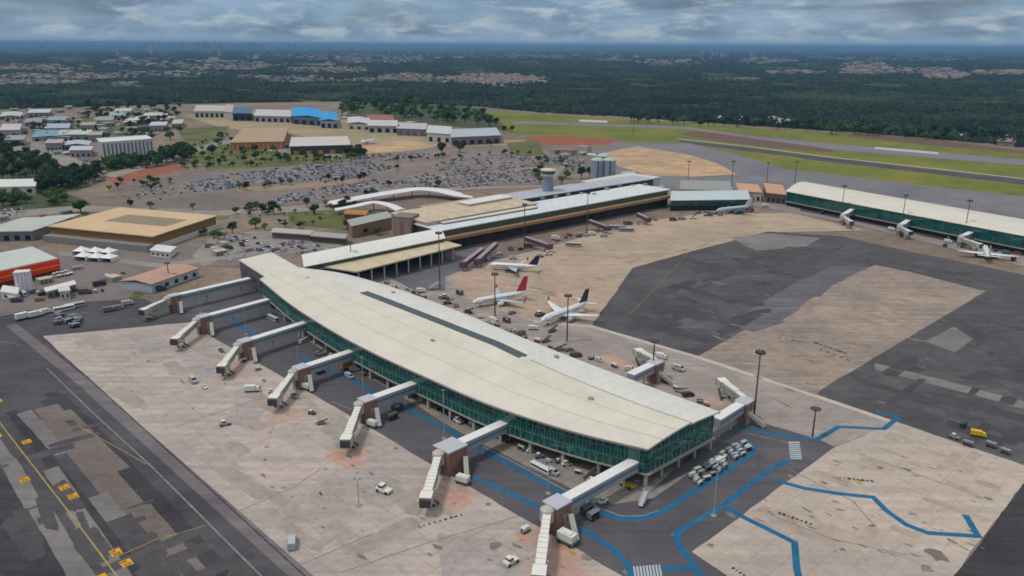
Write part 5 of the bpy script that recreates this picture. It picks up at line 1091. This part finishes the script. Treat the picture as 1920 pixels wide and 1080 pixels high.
# more ground equipment, along the lines where the photo is crowded with it
r7=random.Random(41)
def line_veh(pts,n,label,group,kinds,cols,sc=(.6,1.0),jit=(8,4)):
    for i in range(n):
        s_=(i+.5)/n*(len(pts)-1); j=int(s_); t=s_-j; x=pts[j][0]+(pts[j+1][0]-pts[j][0])*t+r7.uniform(-jit[0],jit[0]); y=pts[j][1]+(pts[j+1][1]-pts[j][1])*t+r7.uniform(-jit[1],jit[1])
        nm,c_=r7.choice(cols); k=r7.choice(kinds)
        veh(k,x,y,r7.choice((U,V,U+.4,V-.5)),'%s %s %s'%(nm,dict(van='van',truck='truck',tug='tractor',cart='cart',gpu='power unit',belt='belt loader',steps='boarding steps',bus='bus')[k],label),c_,r7.uniform(*sc),group)
DC=[('dark','#3f3f40'),('grey','#77787a'),('brown','#6a5a4f'),('white','#c2c2bf'),('dull blue','#5a6a80'),('dull red','#7a3f3a'),('pale','#a3a09a')]
line_veh([(720,532),(850,575),(960,625),(1080,668)],26,'in the equipment crowd along the right side of the curved pier','equipment along the right side of the curved pier',('cart','tug','van','cart','truck','belt'),DC,(.7,1.1),(10,5))
line_veh([(1090,668),(1240,715),(1340,765)],12,'on the apron behind the near half of the pier roof','equipment behind the near half of the pier roof',('cart','tug','van','belt'),DC,(.7,1.1),(10,5))
line_veh([(890,488),(990,462),(1100,440),(1240,408)],30,'in the dark undercroft strip of the main terminal','equipment at the foot of the main terminal',('cart','tug','van','truck','steps'),DC,(.7,1.1),(10,5))
line_veh([(1500,388),(1640,415),(1790,448),(1910,478)],22,'in the shade along the north pier','equipment along the north pier',('cart','tug','van','truck'),DC,(.7,1.1),(8,4))
line_veh([(590,660),(700,705),(800,752),(900,805),(1000,850),(1110,895)],30,'under the left edge of the curved pier','equipment under the left edge of the curved pier',('cart','tug','van','cart','belt'),DC,(.7,1.05),(8,5))
line_veh([(1290,400),(1350,402),(1420,392)],10,'below the connector corridor','equipment below the connector corridor',('cart','tug','van','truck','steps'),DC,(.8,1.2),(8,4))
line_veh([(20,540),(100,560),(180,545),(230,510)],16,'in the yard below the orange fronted building','vehicles of the yard below the orange fronted building',('van','truck','cart','bus'),DC,(.7,1.1),(10,8))
line_veh([(390,470),(460,462),(520,470)],10,'in the lower yard behind the pier block','vehicles of the lower yard',('van','truck'),DC,(.7,1.0),(8,6))
line_veh([(420,650),(470,690),(545,750),(660,830)],10,'beside the boarding bridges on the left apron','equipment beside the left boarding bridges',('cart','tug','belt'),DC,(.6,.95),(14,8))
# ================================================================ CARS
def car_mesh(name,m):
    k=MB()
    k.loft([[(x,y,z) for y,z in ((-.85,.25),(.85,.25),(.88,.6),(.82,zt),(-.82,zt),(-.88,.6))] for x,zt in ((-2.15,.8),(-1.9,.92),(-.1,.95),(1.0,.92),(2.0,.75),(2.2,.6))],0)
    k.loft([[(x,y,z) for y,z in ((-w,.93),(w,.93),(w*.86,zt),(-w*.86,zt))] for x,w,zt in ((-1.75,.78,.98),(-1.15,.78,1.42),(.2,.78,1.45),(1.05,.78,.97))],1)
    k.box((-.45,0),(1.3,1.2),1.38,1.47,0,0)
    for x in (-1.3,1.35):
        for y in (-.78,.78): k.tube((x,y-.1,.3),(x,y+.1,.3),.31,.31,8,2)
    me=bpy.data.meshes.new(name); me.from_pydata(k.v,[],k.f)
    for q in (m,M_glassv,M_black): me.materials.append(q)
    me.polygons.foreach_set('material_index',k.m); return me,k
CARC=[('white','#d0d0d6'),('silver','#a3a7b2'),('grey','#65686f'),('black','#242528'),('red','#7a302e'),('blue','#3c4a6c'),('lilac grey','#a3a0b6'),('beige','#998b78')]
CM=[car_mesh('car',mat('car paint '+n,c_,.35,.05,.5,spec=.5)) for n,c_ in CARC]
WT=[.33,.22,.10,.14,.03,.06,.1,.02]
lots=[([(345,346),(430,326),(560,312),(690,303),(740,312),(700,330),(560,342),(430,356),(350,360)],.86),([(490,386),(545,362),(700,338),(760,342),(700,356),(600,372)],.86),([(760,350),(740,342),(800,326),(900,318),(1005,318),(1010,340),(960,344),(880,352)],.75),([(800,322),(830,300),(960,290),(1040,296),(1010,314)],.34),([(215,375),(260,345),(340,338),(340,362),(260,390)],.24),([(560,306),(680,292),(800,284),(820,296),(690,303)],.35),([(480,455),(560,452),(640,466),(540,478),(490,474)],.6),([(395,452),(460,436),(480,446),(420,468)],.5),([(1030,296),(1090,292),(1120,318),(1050,312)],.4),([(440,500),(400,470),(420,465),(470,480)],.3),([(0,395),(45,388),(50,402),(0,408)],.6),([(140,290),(190,310),(180,322),(150,306)],.4)]
spots=[]
th=math.radians(38); ca,sa=math.cos(th),math.sin(th); r4=random.Random(5)
for lot,occ in lots:
    W=[G(*p) for p in lot]; us=[p.x*ca+p.y*sa for p in W]; vs=[-p.x*sa+p.y*ca for p in W]
    u=min(us); nrow=0
    while u<max(us):
        v=min(vs); row=0
        while v<max(vs):
            x=u*ca-v*sa; y=u*sa+v*ca
            if inside(Pj(x,y,0),lot) and r4.random()<occ: spots.append((x+r4.uniform(-.2,.2),y+r4.uniform(-.3,.3),th+math.pi/2+(math.pi if r4.random()<.5 else 0)+r4.uniform(-.05,.05)))
            v+=5.2 if row%2==0 else 11.8; row+=1
        u+=2.6; nrow+=1
        if nrow%26==0: u+=8
spots.sort(key=lambda s_:s_[0]**2+s_[1]**2)
rest=[MB() for _ in CM]
for i,(x,y,rz) in enumerate(spots):
    ci=r4.choices(range(8),WT)[0]
    if i<296:
        o=bpy.data.objects.new('parked_car',CM[ci][0]); COL.objects.link(o); o.location=(x,y,-.08); o.rotation_euler=(0,0,rz); o.scale=(1.06,)*3
        tag(o,CARC[ci][0]+' car in the rows of the crowded car park before the terminal','car','cars in the car park')
    else:
        k=CM[ci][1]; cz,sz=math.cos(rz),math.sin(rz)
        rest[0].add([(x+a*cz-b*sz,y+a*sz+b*cz,z-.08) for a,b,z in k.v],k.f,[ (ci if m_==0 else 8+m_-1) for m_ in k.m])
o=rest[0].build('parked_cars',[MATS['car paint '+n] for n,_ in CARC]+[M_glassv,M_black]); o['kind']='stuff'
# ================================================================ TREES
def leafmat(name,col,island=.5):
    if name in MATS: return MATS[name]
    m,nt,b=newmat(name); c=srgb(col)
    g=N(nt,'ShaderNodeNewGeometry').outputs['Random Per Island']
    oi=N(nt,'ShaderNodeObjectInfo').outputs['Random']
    o=mix(nt,g,tuple(x*(1-island) for x in c),tuple(x*(1+island*1.2) for x in c))
    o=mix(nt,1.0,o,mix(nt,oi,(.75,.8,.75),(1.25,1.2,1.2)),'MULTIPLY')
    nt.links.new(o,b.inputs['Base Color']); b.inputs['Roughness'].default_value=.8; b.inputs['Specular IOR Level'].default_value=.15
    return m
M_bark=mat('bark','#4b3b30',.9,.2,1.5)
LEAF=[leafmat('foliage mid green','#456330'),leafmat('foliage dark green','#304b29'),leafmat('foliage olive','#63702f'),leafmat('foliage deep','#2a402b')]
def tree_proto(kind,hgt,rad,leaf,seed,lobes=7,nleaf=620,label='tree',tk=.28):
    r_=np.random.default_rng(seed); root=thing(kind,label,'tree')
    k=MB(); k.tube((0,0,-.1),(0,0,hgt*.5),rad*.09,rad*.05,7)
    L=[]
    for i in range(lobes):
        t=i*2.4+r_.uniform(0,.6); q=rad*r_.uniform(.25,.68); z=hgt*r_.uniform(.48,.84); L.append((q*math.cos(t),q*math.sin(t),z,rad*r_.uniform(.34,.55)))
        k.tube((0,0,hgt*tk),(L[-1][0]*.8,L[-1][1]*.8,z-.1*hgt),rad*.05,rad*.015,5)
    L.append((0,0,hgt*.8,rad*.5)); k.build('trunk',M_bark,root)
    vs=[];fs=[]
    for j in range(nleaf):
        cx,cy,cz,cr=L[j%len(L)]; d=r_.normal(size=3); d/=np.linalg.norm(d); q=cr*(r_.uniform(.55,1.05)); p=np.array([cx,cy,cz])+d*q*np.array([1,1,.75])
        s_=rad*r_.uniform(.07,.15); a=r_.normal(size=3); a/=np.linalg.norm(a); b=np.cross(a,d+.01); b/=np.linalg.norm(b); o=len(vs)
        vs+= [p+a*s_,p+b*s_*.8,p-a*s_,p-b*s_*.8]; fs.append((o,o+1,o+2,o+3))
    c_=MB(); c_.add(vs,fs); c_.build('crown',leaf,root); return root
TP=[tree_proto('broadleaf_tree',11,6.0,LEAF[0],1),tree_proto('broadleaf_tree',10,5.5,LEAF[1],2,8,700),tree_proto('broadleaf_tree',9,4.6,LEAF[2],3,6,480),tree_proto('broadleaf_tree',13,5.0,LEAF[3],4,9,760),tree_proto('palm_tree',12,3.0,LEAF[2],5,4,200)]
TK=[tree_of(t) for t in TP]; used=[False]*5; tr5=random.Random(21); NTREE=[0]; BACK=[]
def tree(x,y,kind,label,scale=1,group=None,stuff=False):
    g=G(x,y); rot=tr5.uniform(0,6.28); sc=scale*tr5.uniform(.88,1.12)
    if stuff or NTREE[0]>=288: BACK.append((kind,g.x,g.y,rot,sc)); return
    NTREE[0]+=1
    if used[kind]: r=dup(TP[kind],(0,0,0),rot,label,group,sc,TK[kind])
    else:
        r=TP[kind]; used[kind]=True; r.rotation_euler=(0,0,rot); r.scale=(sc,)*3; r['label']=label
    if group: r['group']=group
    elif 'group' in r: del r['group']
    r.location=(g.x,g.y,-.12)
# single trees one can point to
for x,y,kd,sc,lab in [(152,400,1,1.15,'round bright green tree behind the brown hangar'),(246,391,3,.7,'dark shrub tree on the car park edge, left of the pair behind the hangar'),(282,392,2,.8,'brownish tree on the car park edge, right of the pair behind the hangar'),(362,393,2,.75,'olive tree on the car park edge behind the right end of the hangar'),(513,402,3,1.1,'dark spreading tree on a tall trunk by the access road'),(590,402,1,1.0,'deep green tree left of the white arched canopy'),(480,428,0,1.0,'green tree above the lower car yard'),(497,432,2,.8,'olive tree right of the green tree above the lower car yard'),(535,425,1,.5,'small dark bush above the left roadside canopy'),(562,428,1,.55,'small dark bush at the left roadside canopy end'),(652,432,0,.95,'green tree left of the dark hedge by the brick tower'),(620,391,2,.6,'olive tree at the left foot of the white arched canopy'),(665,440,1,.6,'dark hedge tree by the brick tower, left'),(685,440,1,.6,'dark hedge tree by the brick tower, middle'),(708,440,1,.6,'dark hedge tree by the brick tower, right'),(828,292,3,1.35,'dark round tree of the pair above the car park, left'),(862,286,1,1.5,'large dark round tree of the pair above the car park, right'),(920,273,1,.8,'small dark tree right of the big pair above the car park'),(1012,345,2,1.1,'brown olive tree left of the control tower'),(1053,345,2,1.15,'olive tree right of the control tower'),(1062,335,0,1,'green tree right of the control tower, behind the olive one'),(1090,335,3,1.0,'dark tree by the silver tanks, left'),(1105,332,3,.9,'dark tree by the silver tanks, right'),(1006,330,1,.9,'dark green tree behind the control tower'),(1010,305,0,.9,'green tree above the control tower'),(1158,338,1,.7,'dark green tree right of the silver tanks'),(398,290,1,1.3,'tall dark tree beside the grass in the middle left'),(392,305,0,.9,'green tree below the tall dark tree'),(456,290,3,1.0,'thin dark tree before the orange ribbed building, left'),(480,300,1,1.2,'round dark tree before the orange ribbed building'),(521,298,1,1.0,'round dark tree left of the dark walled low building'),(604,285,3,.8,'dark tree by the yellow panelled building'),(338,250,3,1.0,'dark tree by the pinkish warehouse'),(320,262,0,1.2,'green tree above the hedge of the white slab building'),(415,262,2,1.1,'brown olive tree left of the orange ribbed building'),(730,350,1,.7,'small dark tree among the parked cars, left'),(822,350,1,.8,'dark green tree among the parked cars above the canopy'),(745,318,0,.6,'small tree among the parked cars, upper middle'),(20,300,3,1.4,'tall dark tree at the left edge of the hillside wood'),(805,248,2,.8,'yellowish tree at the white gable end hangar'),(945,250,3,1.0,'dark tree at the right end of the hangar row'),(960,248,3,1.0,'last dark tree right of the hangar row'),(425,470,2,.6,'olive bush in the lower car yard'),(360,412,2,.6,'olive bush by the brown hangar corner')]: tree(x,y,kd,lab,sc)
#PALM
for k in range(4): tree((1120,1135,700,715)[k],(300,302,300,302)[k],4,['thin palm by the small yard above the tanks, left','thin palm by the small yard above the tanks, right','thin palm in the upper car park, left','thin palm in the upper car park, right'][k],.8)
# tree groups
def grove(poly,n,label,group,kinds=(0,1,3),sc=(.8,1.2),own=1.0):
    xs=[p[0] for p in poly]; ys=[p[1] for p in poly]; c=0; t=0
    while c<n and t<n*60:
        t+=1; x=tr5.uniform(min(xs),max(xs)); y=tr5.uniform(min(ys),max(ys))
        if inside((x,y),poly): tree(x,y,tr5.choice(kinds),label,tr5.uniform(*sc),group,tr5.random()>own); c+=1
grove([(-60,262),(10,262),(60,290),(110,318),(112,330),(40,336),(-60,338)],130,'dark green tree in the hillside wood at the left edge','trees of the left hillside wood',(0,1,3,3,2),(.9,1.4),.30)
grove([(195,302),(280,296),(345,278),(372,290),(350,303),(280,315),(200,318)],120,'dark green tree in the hedge below the white slab building','trees of the hedge below the white slab building',(1,3,1,0),(.9,1.3),.33)
grove([(70,345),(130,332),(190,318),(196,335),(150,352),(75,364)],80,'dark tree in the hedge left of the red soil bank','trees of the hedge by the red soil bank',(1,3,3),(.85,1.2),.35)
grove([(-20,378),(40,368),(52,382),(-20,392)],14,'green tree behind the white house at the left edge','trees behind the white low house',(0,1),(.8,1.1))
grove([(85,370),(122,362),(128,385),(95,388)],12,'green tree between the hedge and the round bright tree','trees between the hedge and the bright tree',(0,2,0),(.7,1.0))
grove([(640,286),(684,278),(688,298),(650,300)],14,'dark green tree in the clump beside the small far plane','trees of the clump beside the small far plane',(1,3,0),(.8,1.2))
grove([(360,262),(430,255),(540,290),(540,302),(470,305),(380,312)],26,'green tree scattered on the grass left of the dark walled building','trees on the middle left grass',(0,1,2),(.5,.95))
grove([(640,192),(760,190),(880,205),(940,240),(860,232),(760,224),(640,212)],150,'green tree in the belt behind the right hangar row','trees of the belt behind the right hangar row',(0,1,0,3),(1.0,1.6),.12)
grove([(130,195),(340,192),(335,240),(200,235)],75,'dark tree among the warehouses of the upper left quarter','trees among the warehouses',(1,3),(.8,1.3),.2)
grove([(40,240),(150,255),(280,245),(290,262),(120,262)],60,'small dark tree between the warehouses near the white slab building','trees near the white slab building',(1,3,0),(.5,1.0),.3)
grove([(430,395),(600,398),(640,420),(520,428)],16,'small bush on the verge above the roadside canopies','bushes on the verge above the roadside canopies',(0,2,1),(.25,.45))
# edge trees at the far side of the airfield (countable nearest ones)
for k in range(90):
    t=k/89; x=1180+t*760+tr5.uniform(-6,6); y=225+t*42+tr5.uniform(-5,6)
    tree(x,y,tr5.choice((1,3,3,0)),'dark tree along the far edge of the airfield grass',tr5.uniform(1.0,1.6),'trees along the far edge of the airfield',k%3>0)
for pl_,n_ in (([(340,312),(640,294),(642,302),(350,322)],34),([(440,352),(700,333),(702,339),(450,361)],16),([(740,300),(1000,284),(1002,291),(742,307)],18),([(200,345),(340,338),(330,352),(200,362)],16),([(430,396),(640,382),(700,366),(700,372),(640,392),(430,404)],22),([(380,262),(540,280),(650,292),(640,304),(470,314),(380,312)],30),([(1010,296),(1060,300),(1100,330),(1040,345),(1005,340)],12),([(340,425),(430,420),(470,436),(420,450),(350,440)],12)):
    grove(pl_,n_,'x','x',(0,1,2,3),(.35,.8),0)
grove([(-60,225),(330,205),(340,235),(290,262),(60,262),(-60,258)],70,'dark tree among the warehouses of the upper left quarter','trees among the warehouses',(1,3,0),(.5,1.0),0)
mbs=MB(); ml=[]
for kd,x,y,rot,sc in BACK:
    cz,sz=math.cos(rot)*sc,math.sin(rot)*sc
    for ch in TP[kd].children:
        me=ch.data; co_=np.empty(len(me.vertices)*3,'f'); me.vertices.foreach_get('co',co_); co_=co_.reshape(-1,3)
        vv=np.stack([co_[:,0]*cz-co_[:,1]*sz+x,co_[:,0]*sz+co_[:,1]*cz+y,co_[:,2]*sc-.12],1)
        mi=4 if ch.name.startswith('trunk') else [0,1,2,3,2][kd]
        mbs.add(vv.tolist(),[tuple(p.vertices) for p in me.polygons],mi)
o=mbs.build('background_trees',LEAF+[M_bark]); o['kind']='stuff'
# ---- far woodland: nobody could count it -------------------------------
def ybound(x): return np.interp(x,[-200,0,340,640,880,1000,1280,1600,1920,2150],[214,203,194,190,198,210,226,246,276,300])
TOWN=[(925,150,105,10,1.0),(770,147,60,7,.7),(680,152,45,5,.6),(560,150,70,6,.65),(480,145,35,3,.6),(620,132,80,6,.75),(430,128,90,5,.75),(700,112,120,9,.7),(560,106,120,7,.6),(60,156,110,5,.85),(130,145,130,6,.7),(300,140,120,4,.5),(380,122,160,7,.6),(235,158,20,3,.8),(60,128,110,7,.4),(300,118,120,8,.4),(1630,130,55,11,.85),(1720,134,70,6,.7),(1775,143,40,7,.95),(1870,138,60,4,.6),(1440,115,60,6,.7),(1250,118,70,5,.6),(1100,106,150,6,.55),(1380,150,50,3,.6),(1490,137,60,4,.6),(1700,112,160,5,.45),(900,104,200,7,.5)]
def town_density(x,y):
    d=np.zeros_like(x)
    for cx,cy,rx,ry,k in TOWN: d=np.maximum(d,k*np.clip(1.6-1.3*(((x-cx)/rx)**2+((y-cy)/ry)**2),0,1))
    return d
def Gv(px,py):
    u=(px-960)/F; v=(540-py)/F; u2=u*c_r-v*s_r; v2=u*s_r+v*c_r
    dy=math.cos(P)+v2*math.sin(P); dz=-math.sin(P)+v2*math.cos(P); t=-H/dz
    return u2*t,dy*t
NT=62000
px=rng.uniform(-170,2090,NT*2); tt=rng.uniform(0,1,NT*2); py=98+(ybound(px)-98)*tt**1.15
keep=rng.uniform(0,1,NT*2)>town_density(px,py)*.93
keep&=~((np.sin(px*.021+np.sin(py*.21)*1.7)+np.sin(px*.047-py*.27+1)*.8+np.sin(py*.33+px*.004))>1.75)
keep&=~((np.sin(px*.013+py*.11)+np.sin(px*.031-py*.2+1)+np.sin(px*.005+py*.35))>1.9)
px,py=px[keep][:NT],py[keep][:NT]; gx,gy=Gv(px,py); D=np.hypot(gx,gy)
def clumps(name,gx,gy,D,mats,small=1.0):
    n=len(gx); ring=6
    base=[(0,0,1.0)]+[(.62*math.cos(t),.62*math.sin(t),.78) for t in np.arange(ring)*2*math.pi/ring]+[(1.0*math.cos(t+.5),1.0*math.sin(t+.5),.12) for t in np.arange(ring)*2*math.pi/ring]
    base=np.array(base); nb=len(base)
    f=[(0,1+k,1+(k+1)%ring) for k in range(ring)]
    for k in range(ring):
        a,b=1+k,1+(k+1)%ring; c_,d=1+ring+k,1+ring+(k+1)%ring; f+=[(a,c_,b),(b,c_,d)]
    f=np.array(f)
    rad=np.maximum(5.2,D*.0024)*rng.uniform(.7,1.35,n)*small; hg=np.minimum(17,np.maximum(7.5,D*.0017))*rng.uniform(.65,1.35,n)*small
    V=np.repeat(base[None],n,0)*rng.uniform(.72,1.28,(n,nb,3)); rot=rng.uniform(0,6.28,n)
    x=V[:,:,0]*np.cos(rot)[:,None]-V[:,:,1]*np.sin(rot)[:,None]; y=V[:,:,0]*np.sin(rot)[:,None]+V[:,:,1]*np.cos(rot)[:,None]
    vv=np.stack([x*rad[:,None]+gx[:,None],y*rad[:,None]+gy[:,None],V[:,:,2]*hg[:,None]-.6],-1).reshape(-1,3)
    ff=(f[None]+(np.arange(n)*nb)[:,None,None]).reshape(-1,3)
    me=bpy.data.meshes.new(name); me.vertices.add(len(vv)); me.vertices.foreach_set('co',vv.astype('f').ravel())
    me.loops.add(ff.size); me.loops.foreach_set('vertex_index',ff.astype('i').ravel()); me.polygons.add(len(ff))
    me.polygons.foreach_set('loop_start',(np.arange(len(ff))*3).astype('i')); me.polygons.foreach_set('loop_total',np.full(len(ff),3,'i'))
    me.materials.append(mats); me.update(); me.validate()
    o=bpy.data.objects.new(name,me); COL.objects.link(o); o['kind']='stuff'; return o
def woodmat():
    m=leafmat('far woodland foliage','#1a2a21',.6); nt=m.node_tree; b=nt.nodes['Principled BSDF']; lk=b.inputs['Base Color'].links[0].from_socket  # leaf colour darkened to stand in for cloud shadow over the far woods
    v=coords(nt); n=noise(nt,v,.0035,5,.65,.5); n2=noise(nt,v,.0013,4,.6,.8)
    o=mix(nt,1.0,lk,mix(nt,ramp(nt,n,.34,.66),(.38,.45,.62),(1.6,1.5,1.25)),'MULTIPLY')
    o=mix(nt,ramp(nt,n2,.57,.66),o,mix(nt,.4,o,srgb('#505a40')))
    nt.links.new(o,b.inputs['Base Color']); return m
clumps('woodland',gx,gy,D,woodmat())
# ---- far towns ---------------------------------------------------------
TC=['#a09c94','#868586','#a9a192','#9c7f73','#7a6f6d','#818890','#b5b1a9']
TC+=['#cdb9a2','#c9a594','#d2c8b8']
TM=[mat('far house wall '+c_,c_,.8,.1,.1) for c_ in TC]; RM=[mat('far roof '+c_,c_,.8,.1,.1) for c_ in ('#74544a','#7c7975','#5f6167','#8d867a')]
def house_v(L,W,h,rise):
    k=MB(); k.box((0,0),(L,W),-1,h,0,0)
    k.loft([[(x,y,z) for y,z in ((-W/2-.4,h),(0,h+rise),(W/2+.4,h))] for x in (-L/2-.4,L/2+.4)],1); return k
HV=[house_v(16,11,6,2.5),house_v(26,13,8,2),house_v(12,10,5,2.2),house_v(40,18,9,2.4)]
def town_pts(n,seed):
    r_=np.random.default_rng(seed); out=[]
    while len(out)<n:
        x=r_.uniform(-60,1980,4000); y=r_.uniform(97,232,4000); d=town_density(x,y); k=r_.uniform(0,1,4000)<d*np.clip((y-70)/80,.3,1)
        out+=list(zip(x[k],y[k]))
    return out[:n]
tp=town_pts(3300,4); tp=[(x,y,*[float(q) for q in Gv(np.array([x]),np.array([y]))]) for x,y in tp]
tp=[(x,y,float(np.ravel(a)[0]),float(np.ravel(b)[0])) for x,y,a,b in [(t[0],t[1],t[2],t[3]) for t in tp]]
tp.sort(key=lambda t:t[2]**2+t[3]**2); r6=random.Random(8)
HM={}
for i in range(4):
    for j in range(len(TM)):
        k=HV[i]; me=bpy.data.meshes.new('far_house'); me.from_pydata(k.v,[],k.f); me.materials.append(TM[j]); me.materials.append(RM[(i+j)%4]); me.polygons.foreach_set('material_index',k.m); HM[i,j]=me
big=MB()
for i,(x,y,a,b) in enumerate(tp):
    near_strip=abs(x-935)<100 and abs(y-150)<13
    hi=r6.choices(range(4),[.5,.25,.25,.12 if y<140 else .03])[0]; hj=r6.choice((7,8,9)) if near_strip else r6.randrange(7); rz=r6.uniform(-.6,.6); sc=max(.7,min(1.9,math.hypot(a,b)/4600))*r6.uniform(.7,1.3)
    if i<290:
        o=bpy.data.objects.new('far_house',HM[hi,hj]); COL.objects.link(o); o.location=(a,b,0); o.rotation_euler=(0,0,rz); o.scale=(sc,)*3
        tag(o,'small pale house or block in the distant towns beyond the woods','house','houses of the distant towns')
    else:
        k=HV[hi]; cz,sz=math.cos(rz)*sc,math.sin(rz)*sc
        big.add([(a+p*cz-q*sz,b+p*sz+q*cz,z*sc) for p,q,z in k.v],k.f,[hj if m_==0 else len(TM)+(hi+hj)%4 for m_ in k.m])
o=big.build('distant_town',TM+RM); o['kind']='stuff'
# towers on the skyline
TWM=[mat('far tower '+c_,c_,.8,.08,.05) for c_ in ('#8b93a0','#9aa0aa','#a8a39f','#7b8594')]
def tower_me(m):
    k=MB(); k.box((0,0),(26,20),-2,48); k.box((3,0),(10,9),48,54); k.box((-13.2,0),(.6,8),2,46)
    me=bpy.data.meshes.new('far_tower'); me.from_pydata(k.v,[],k.f); me.materials.append(m); return me
TWS=[tower_me(m) for m in TWM]
for i in range(150):
    c=r6.random()
    if c<.6: x=r6.gauss(410,95); y=r6.uniform(91.5,95)
    elif c<.72: x=r6.uniform(200,760); y=r6.uniform(95,112)
    elif c<.9: x=r6.uniform(1300,1440); y=r6.uniform(103,113)
    else: x=r6.uniform(-20,1900); y=r6.uniform(98,108)
    q=Gv(np.array([x]),np.array([y])); a,b=float(q[0][0]),float(q[1][0]); Dk=math.hypot(a,b)/1000
    o=bpy.data.objects.new('far_tower',TWS[i%4]); COL.objects.link(o); o.rotation_euler=(0,0,r6.uniform(-.5,.5))
    if c<.6: o.location=(a,b,20); o.scale=(r6.uniform(1.5,3.2),2,r6.uniform(1.6,3.7))
    else: sc=r6.uniform(.6,1.35); o.location=(a,b,0); o.scale=(sc,sc,sc*r6.uniform(.9,1.7))
    tag(o,'hazy tower block on the distant city skyline','tower block','tower blocks of the distant city')
q=Gv(np.array([78.]),np.array([102.])); k=MB(); k.tube((0,0,-1),(0,0,150),12,5,8); k.lathe((0,0),[(5,95),(16,100),(16,110),(5,114)],10); o=k.build('television_tower',TWM[3]); o.location=(float(q[0][0]),float(q[1][0]),0); o.scale=(1,1,.95); tag(o,'lone thin tower on the skyline at the far left','tower')
# ================================================================ SKY, SUN, AIR
SUN_EL,SUN_AZ=math.radians(64),math.radians(250)   # azimuth measured clockwise from +Y
W=bpy.data.worlds.new('World'); S.world=W; W.use_nodes=True; nt=W.node_tree
bg=nt.nodes['Background']; bg.inputs['Strength'].default_value=.1
sky=N(nt,'ShaderNodeTexSky'); sky.sky_type='NISHITA'; sky.sun_disc=False; sky.sun_elevation=SUN_EL; sky.sun_rotation=SUN_AZ; sky.altitude=1100
tc=N(nt,'ShaderNodeTexCoord'); sp=N(nt,'ShaderNodeSeparateXYZ'); nt.links.new(tc.outputs['Generated'],sp.inputs[0])
zc=N(nt,'ShaderNodeMath',operation='MAXIMUM'); zc.inputs[1].default_value=0; nt.links.new(sp.outputs[2],zc.inputs[0])
# cloud layer mapped on the sky directions: broad banks, puffs, dark bellies above, pale breaks near the horizon
cv=N(nt,'ShaderNodeMapping'); cv.inputs['Scale'].default_value=(9,9,32); cv.inputs['Location'].default_value=(1.7,.4,.3); nt.links.new(tc.outputs['Generated'],cv.inputs[0])
n1=noise(nt,cv.outputs[0],1.0,7,.54,.4); n2=noise(nt,cv.outputs[0],2.2,5,.56,.3)
cw=N(nt,'ShaderNodeMapping'); cw.inputs['Scale'].default_value=(4.6,4.6,32); cw.inputs['Location'].default_value=(CLX,CLY,.9); nt.links.new(tc.outputs['Generated'],cw.inputs[0])
n3=noise(nt,cw.outputs[0],1.0,5,.55,.6)
base=mix(nt,ramp(nt,n1,.36,.62),(1.15,1.95,3.05),(2.5,3.7,5.1))
base=mix(nt,ramp(nt,n2,.50,.66),base,(4.1,4.9,5.6))
dk=N(nt,'ShaderNodeMath',operation='MULTIPLY'); nt.links.new(ramp(nt,n3,.44,.60),dk.inputs[0]); nt.links.new(ramp(nt,sp.outputs[2],.018,.045),dk.inputs[1])
base=mix(nt,dk.outputs[0],base,mix(nt,ramp(nt,n1,.35,.65),(.8,1.15,1.7),(1.6,2.15,2.9)))
low=mix(nt,ramp(nt,sp.outputs[2],-.001,.014),(4.0,5.3,6.3),base)
hi=mix(nt,ramp(nt,sp.outputs[2],.10,.75),low,(7.3,7.4,7.6))
out=mix(nt,.9,sky.outputs['Color'],hi)
nt.links.new(out,bg.inputs['Color'])
sun=bpy.data.lights.new('sun','SUN'); sun.energy=1.5; sun.angle=math.radians(10); sun.color=(1.0,.95,.88)
so=bpy.data.objects.new('sun',sun); COL.objects.link(so)
sd=Vector((math.sin(SUN_AZ)*math.cos(SUN_EL),math.cos(SUN_AZ)*math.cos(SUN_EL),math.sin(SUN_EL)))
so.rotation_euler=sd.to_track_quat('Z','Y').to_euler()
# haze box
k=MB(); k.box((0,0),(150000,150000),-30,250); hz=k.build('haze',[])
m=bpy.data.materials.new('haze air'); m.use_nodes=True; nt=m.node_tree; nt.nodes.remove(nt.nodes['Principled BSDF'])
pv=N(nt,'ShaderNodeVolumePrincipled'); pv.inputs['Color'].default_value=(.22,.44,.72,1); pv.inputs['Density'].default_value=HAZE; pv.inputs['Anisotropy'].default_value=0
nt.links.new(pv.outputs[0],nt.nodes['Material Output'].inputs['Volume']); hz.data.materials.append(m); hz['kind']='stuff'
S.view_settings.view_transform='Standard'; S.view_settings.look='None'; S.view_settings.exposure=EXPOSURE; S.view_settings.gamma=1
S.cycles.max_bounces=5; S.cycles.diffuse_bounces=3; S.cycles.glossy_bounces=2; S.cycles.volume_bounces=0; S.cycles.transmission_bounces=2
S.cycles.caustics_reflective=False; S.cycles.caustics_refractive=False; S.cycles.use_denoising=True; S.cycles.filter_width=1.7
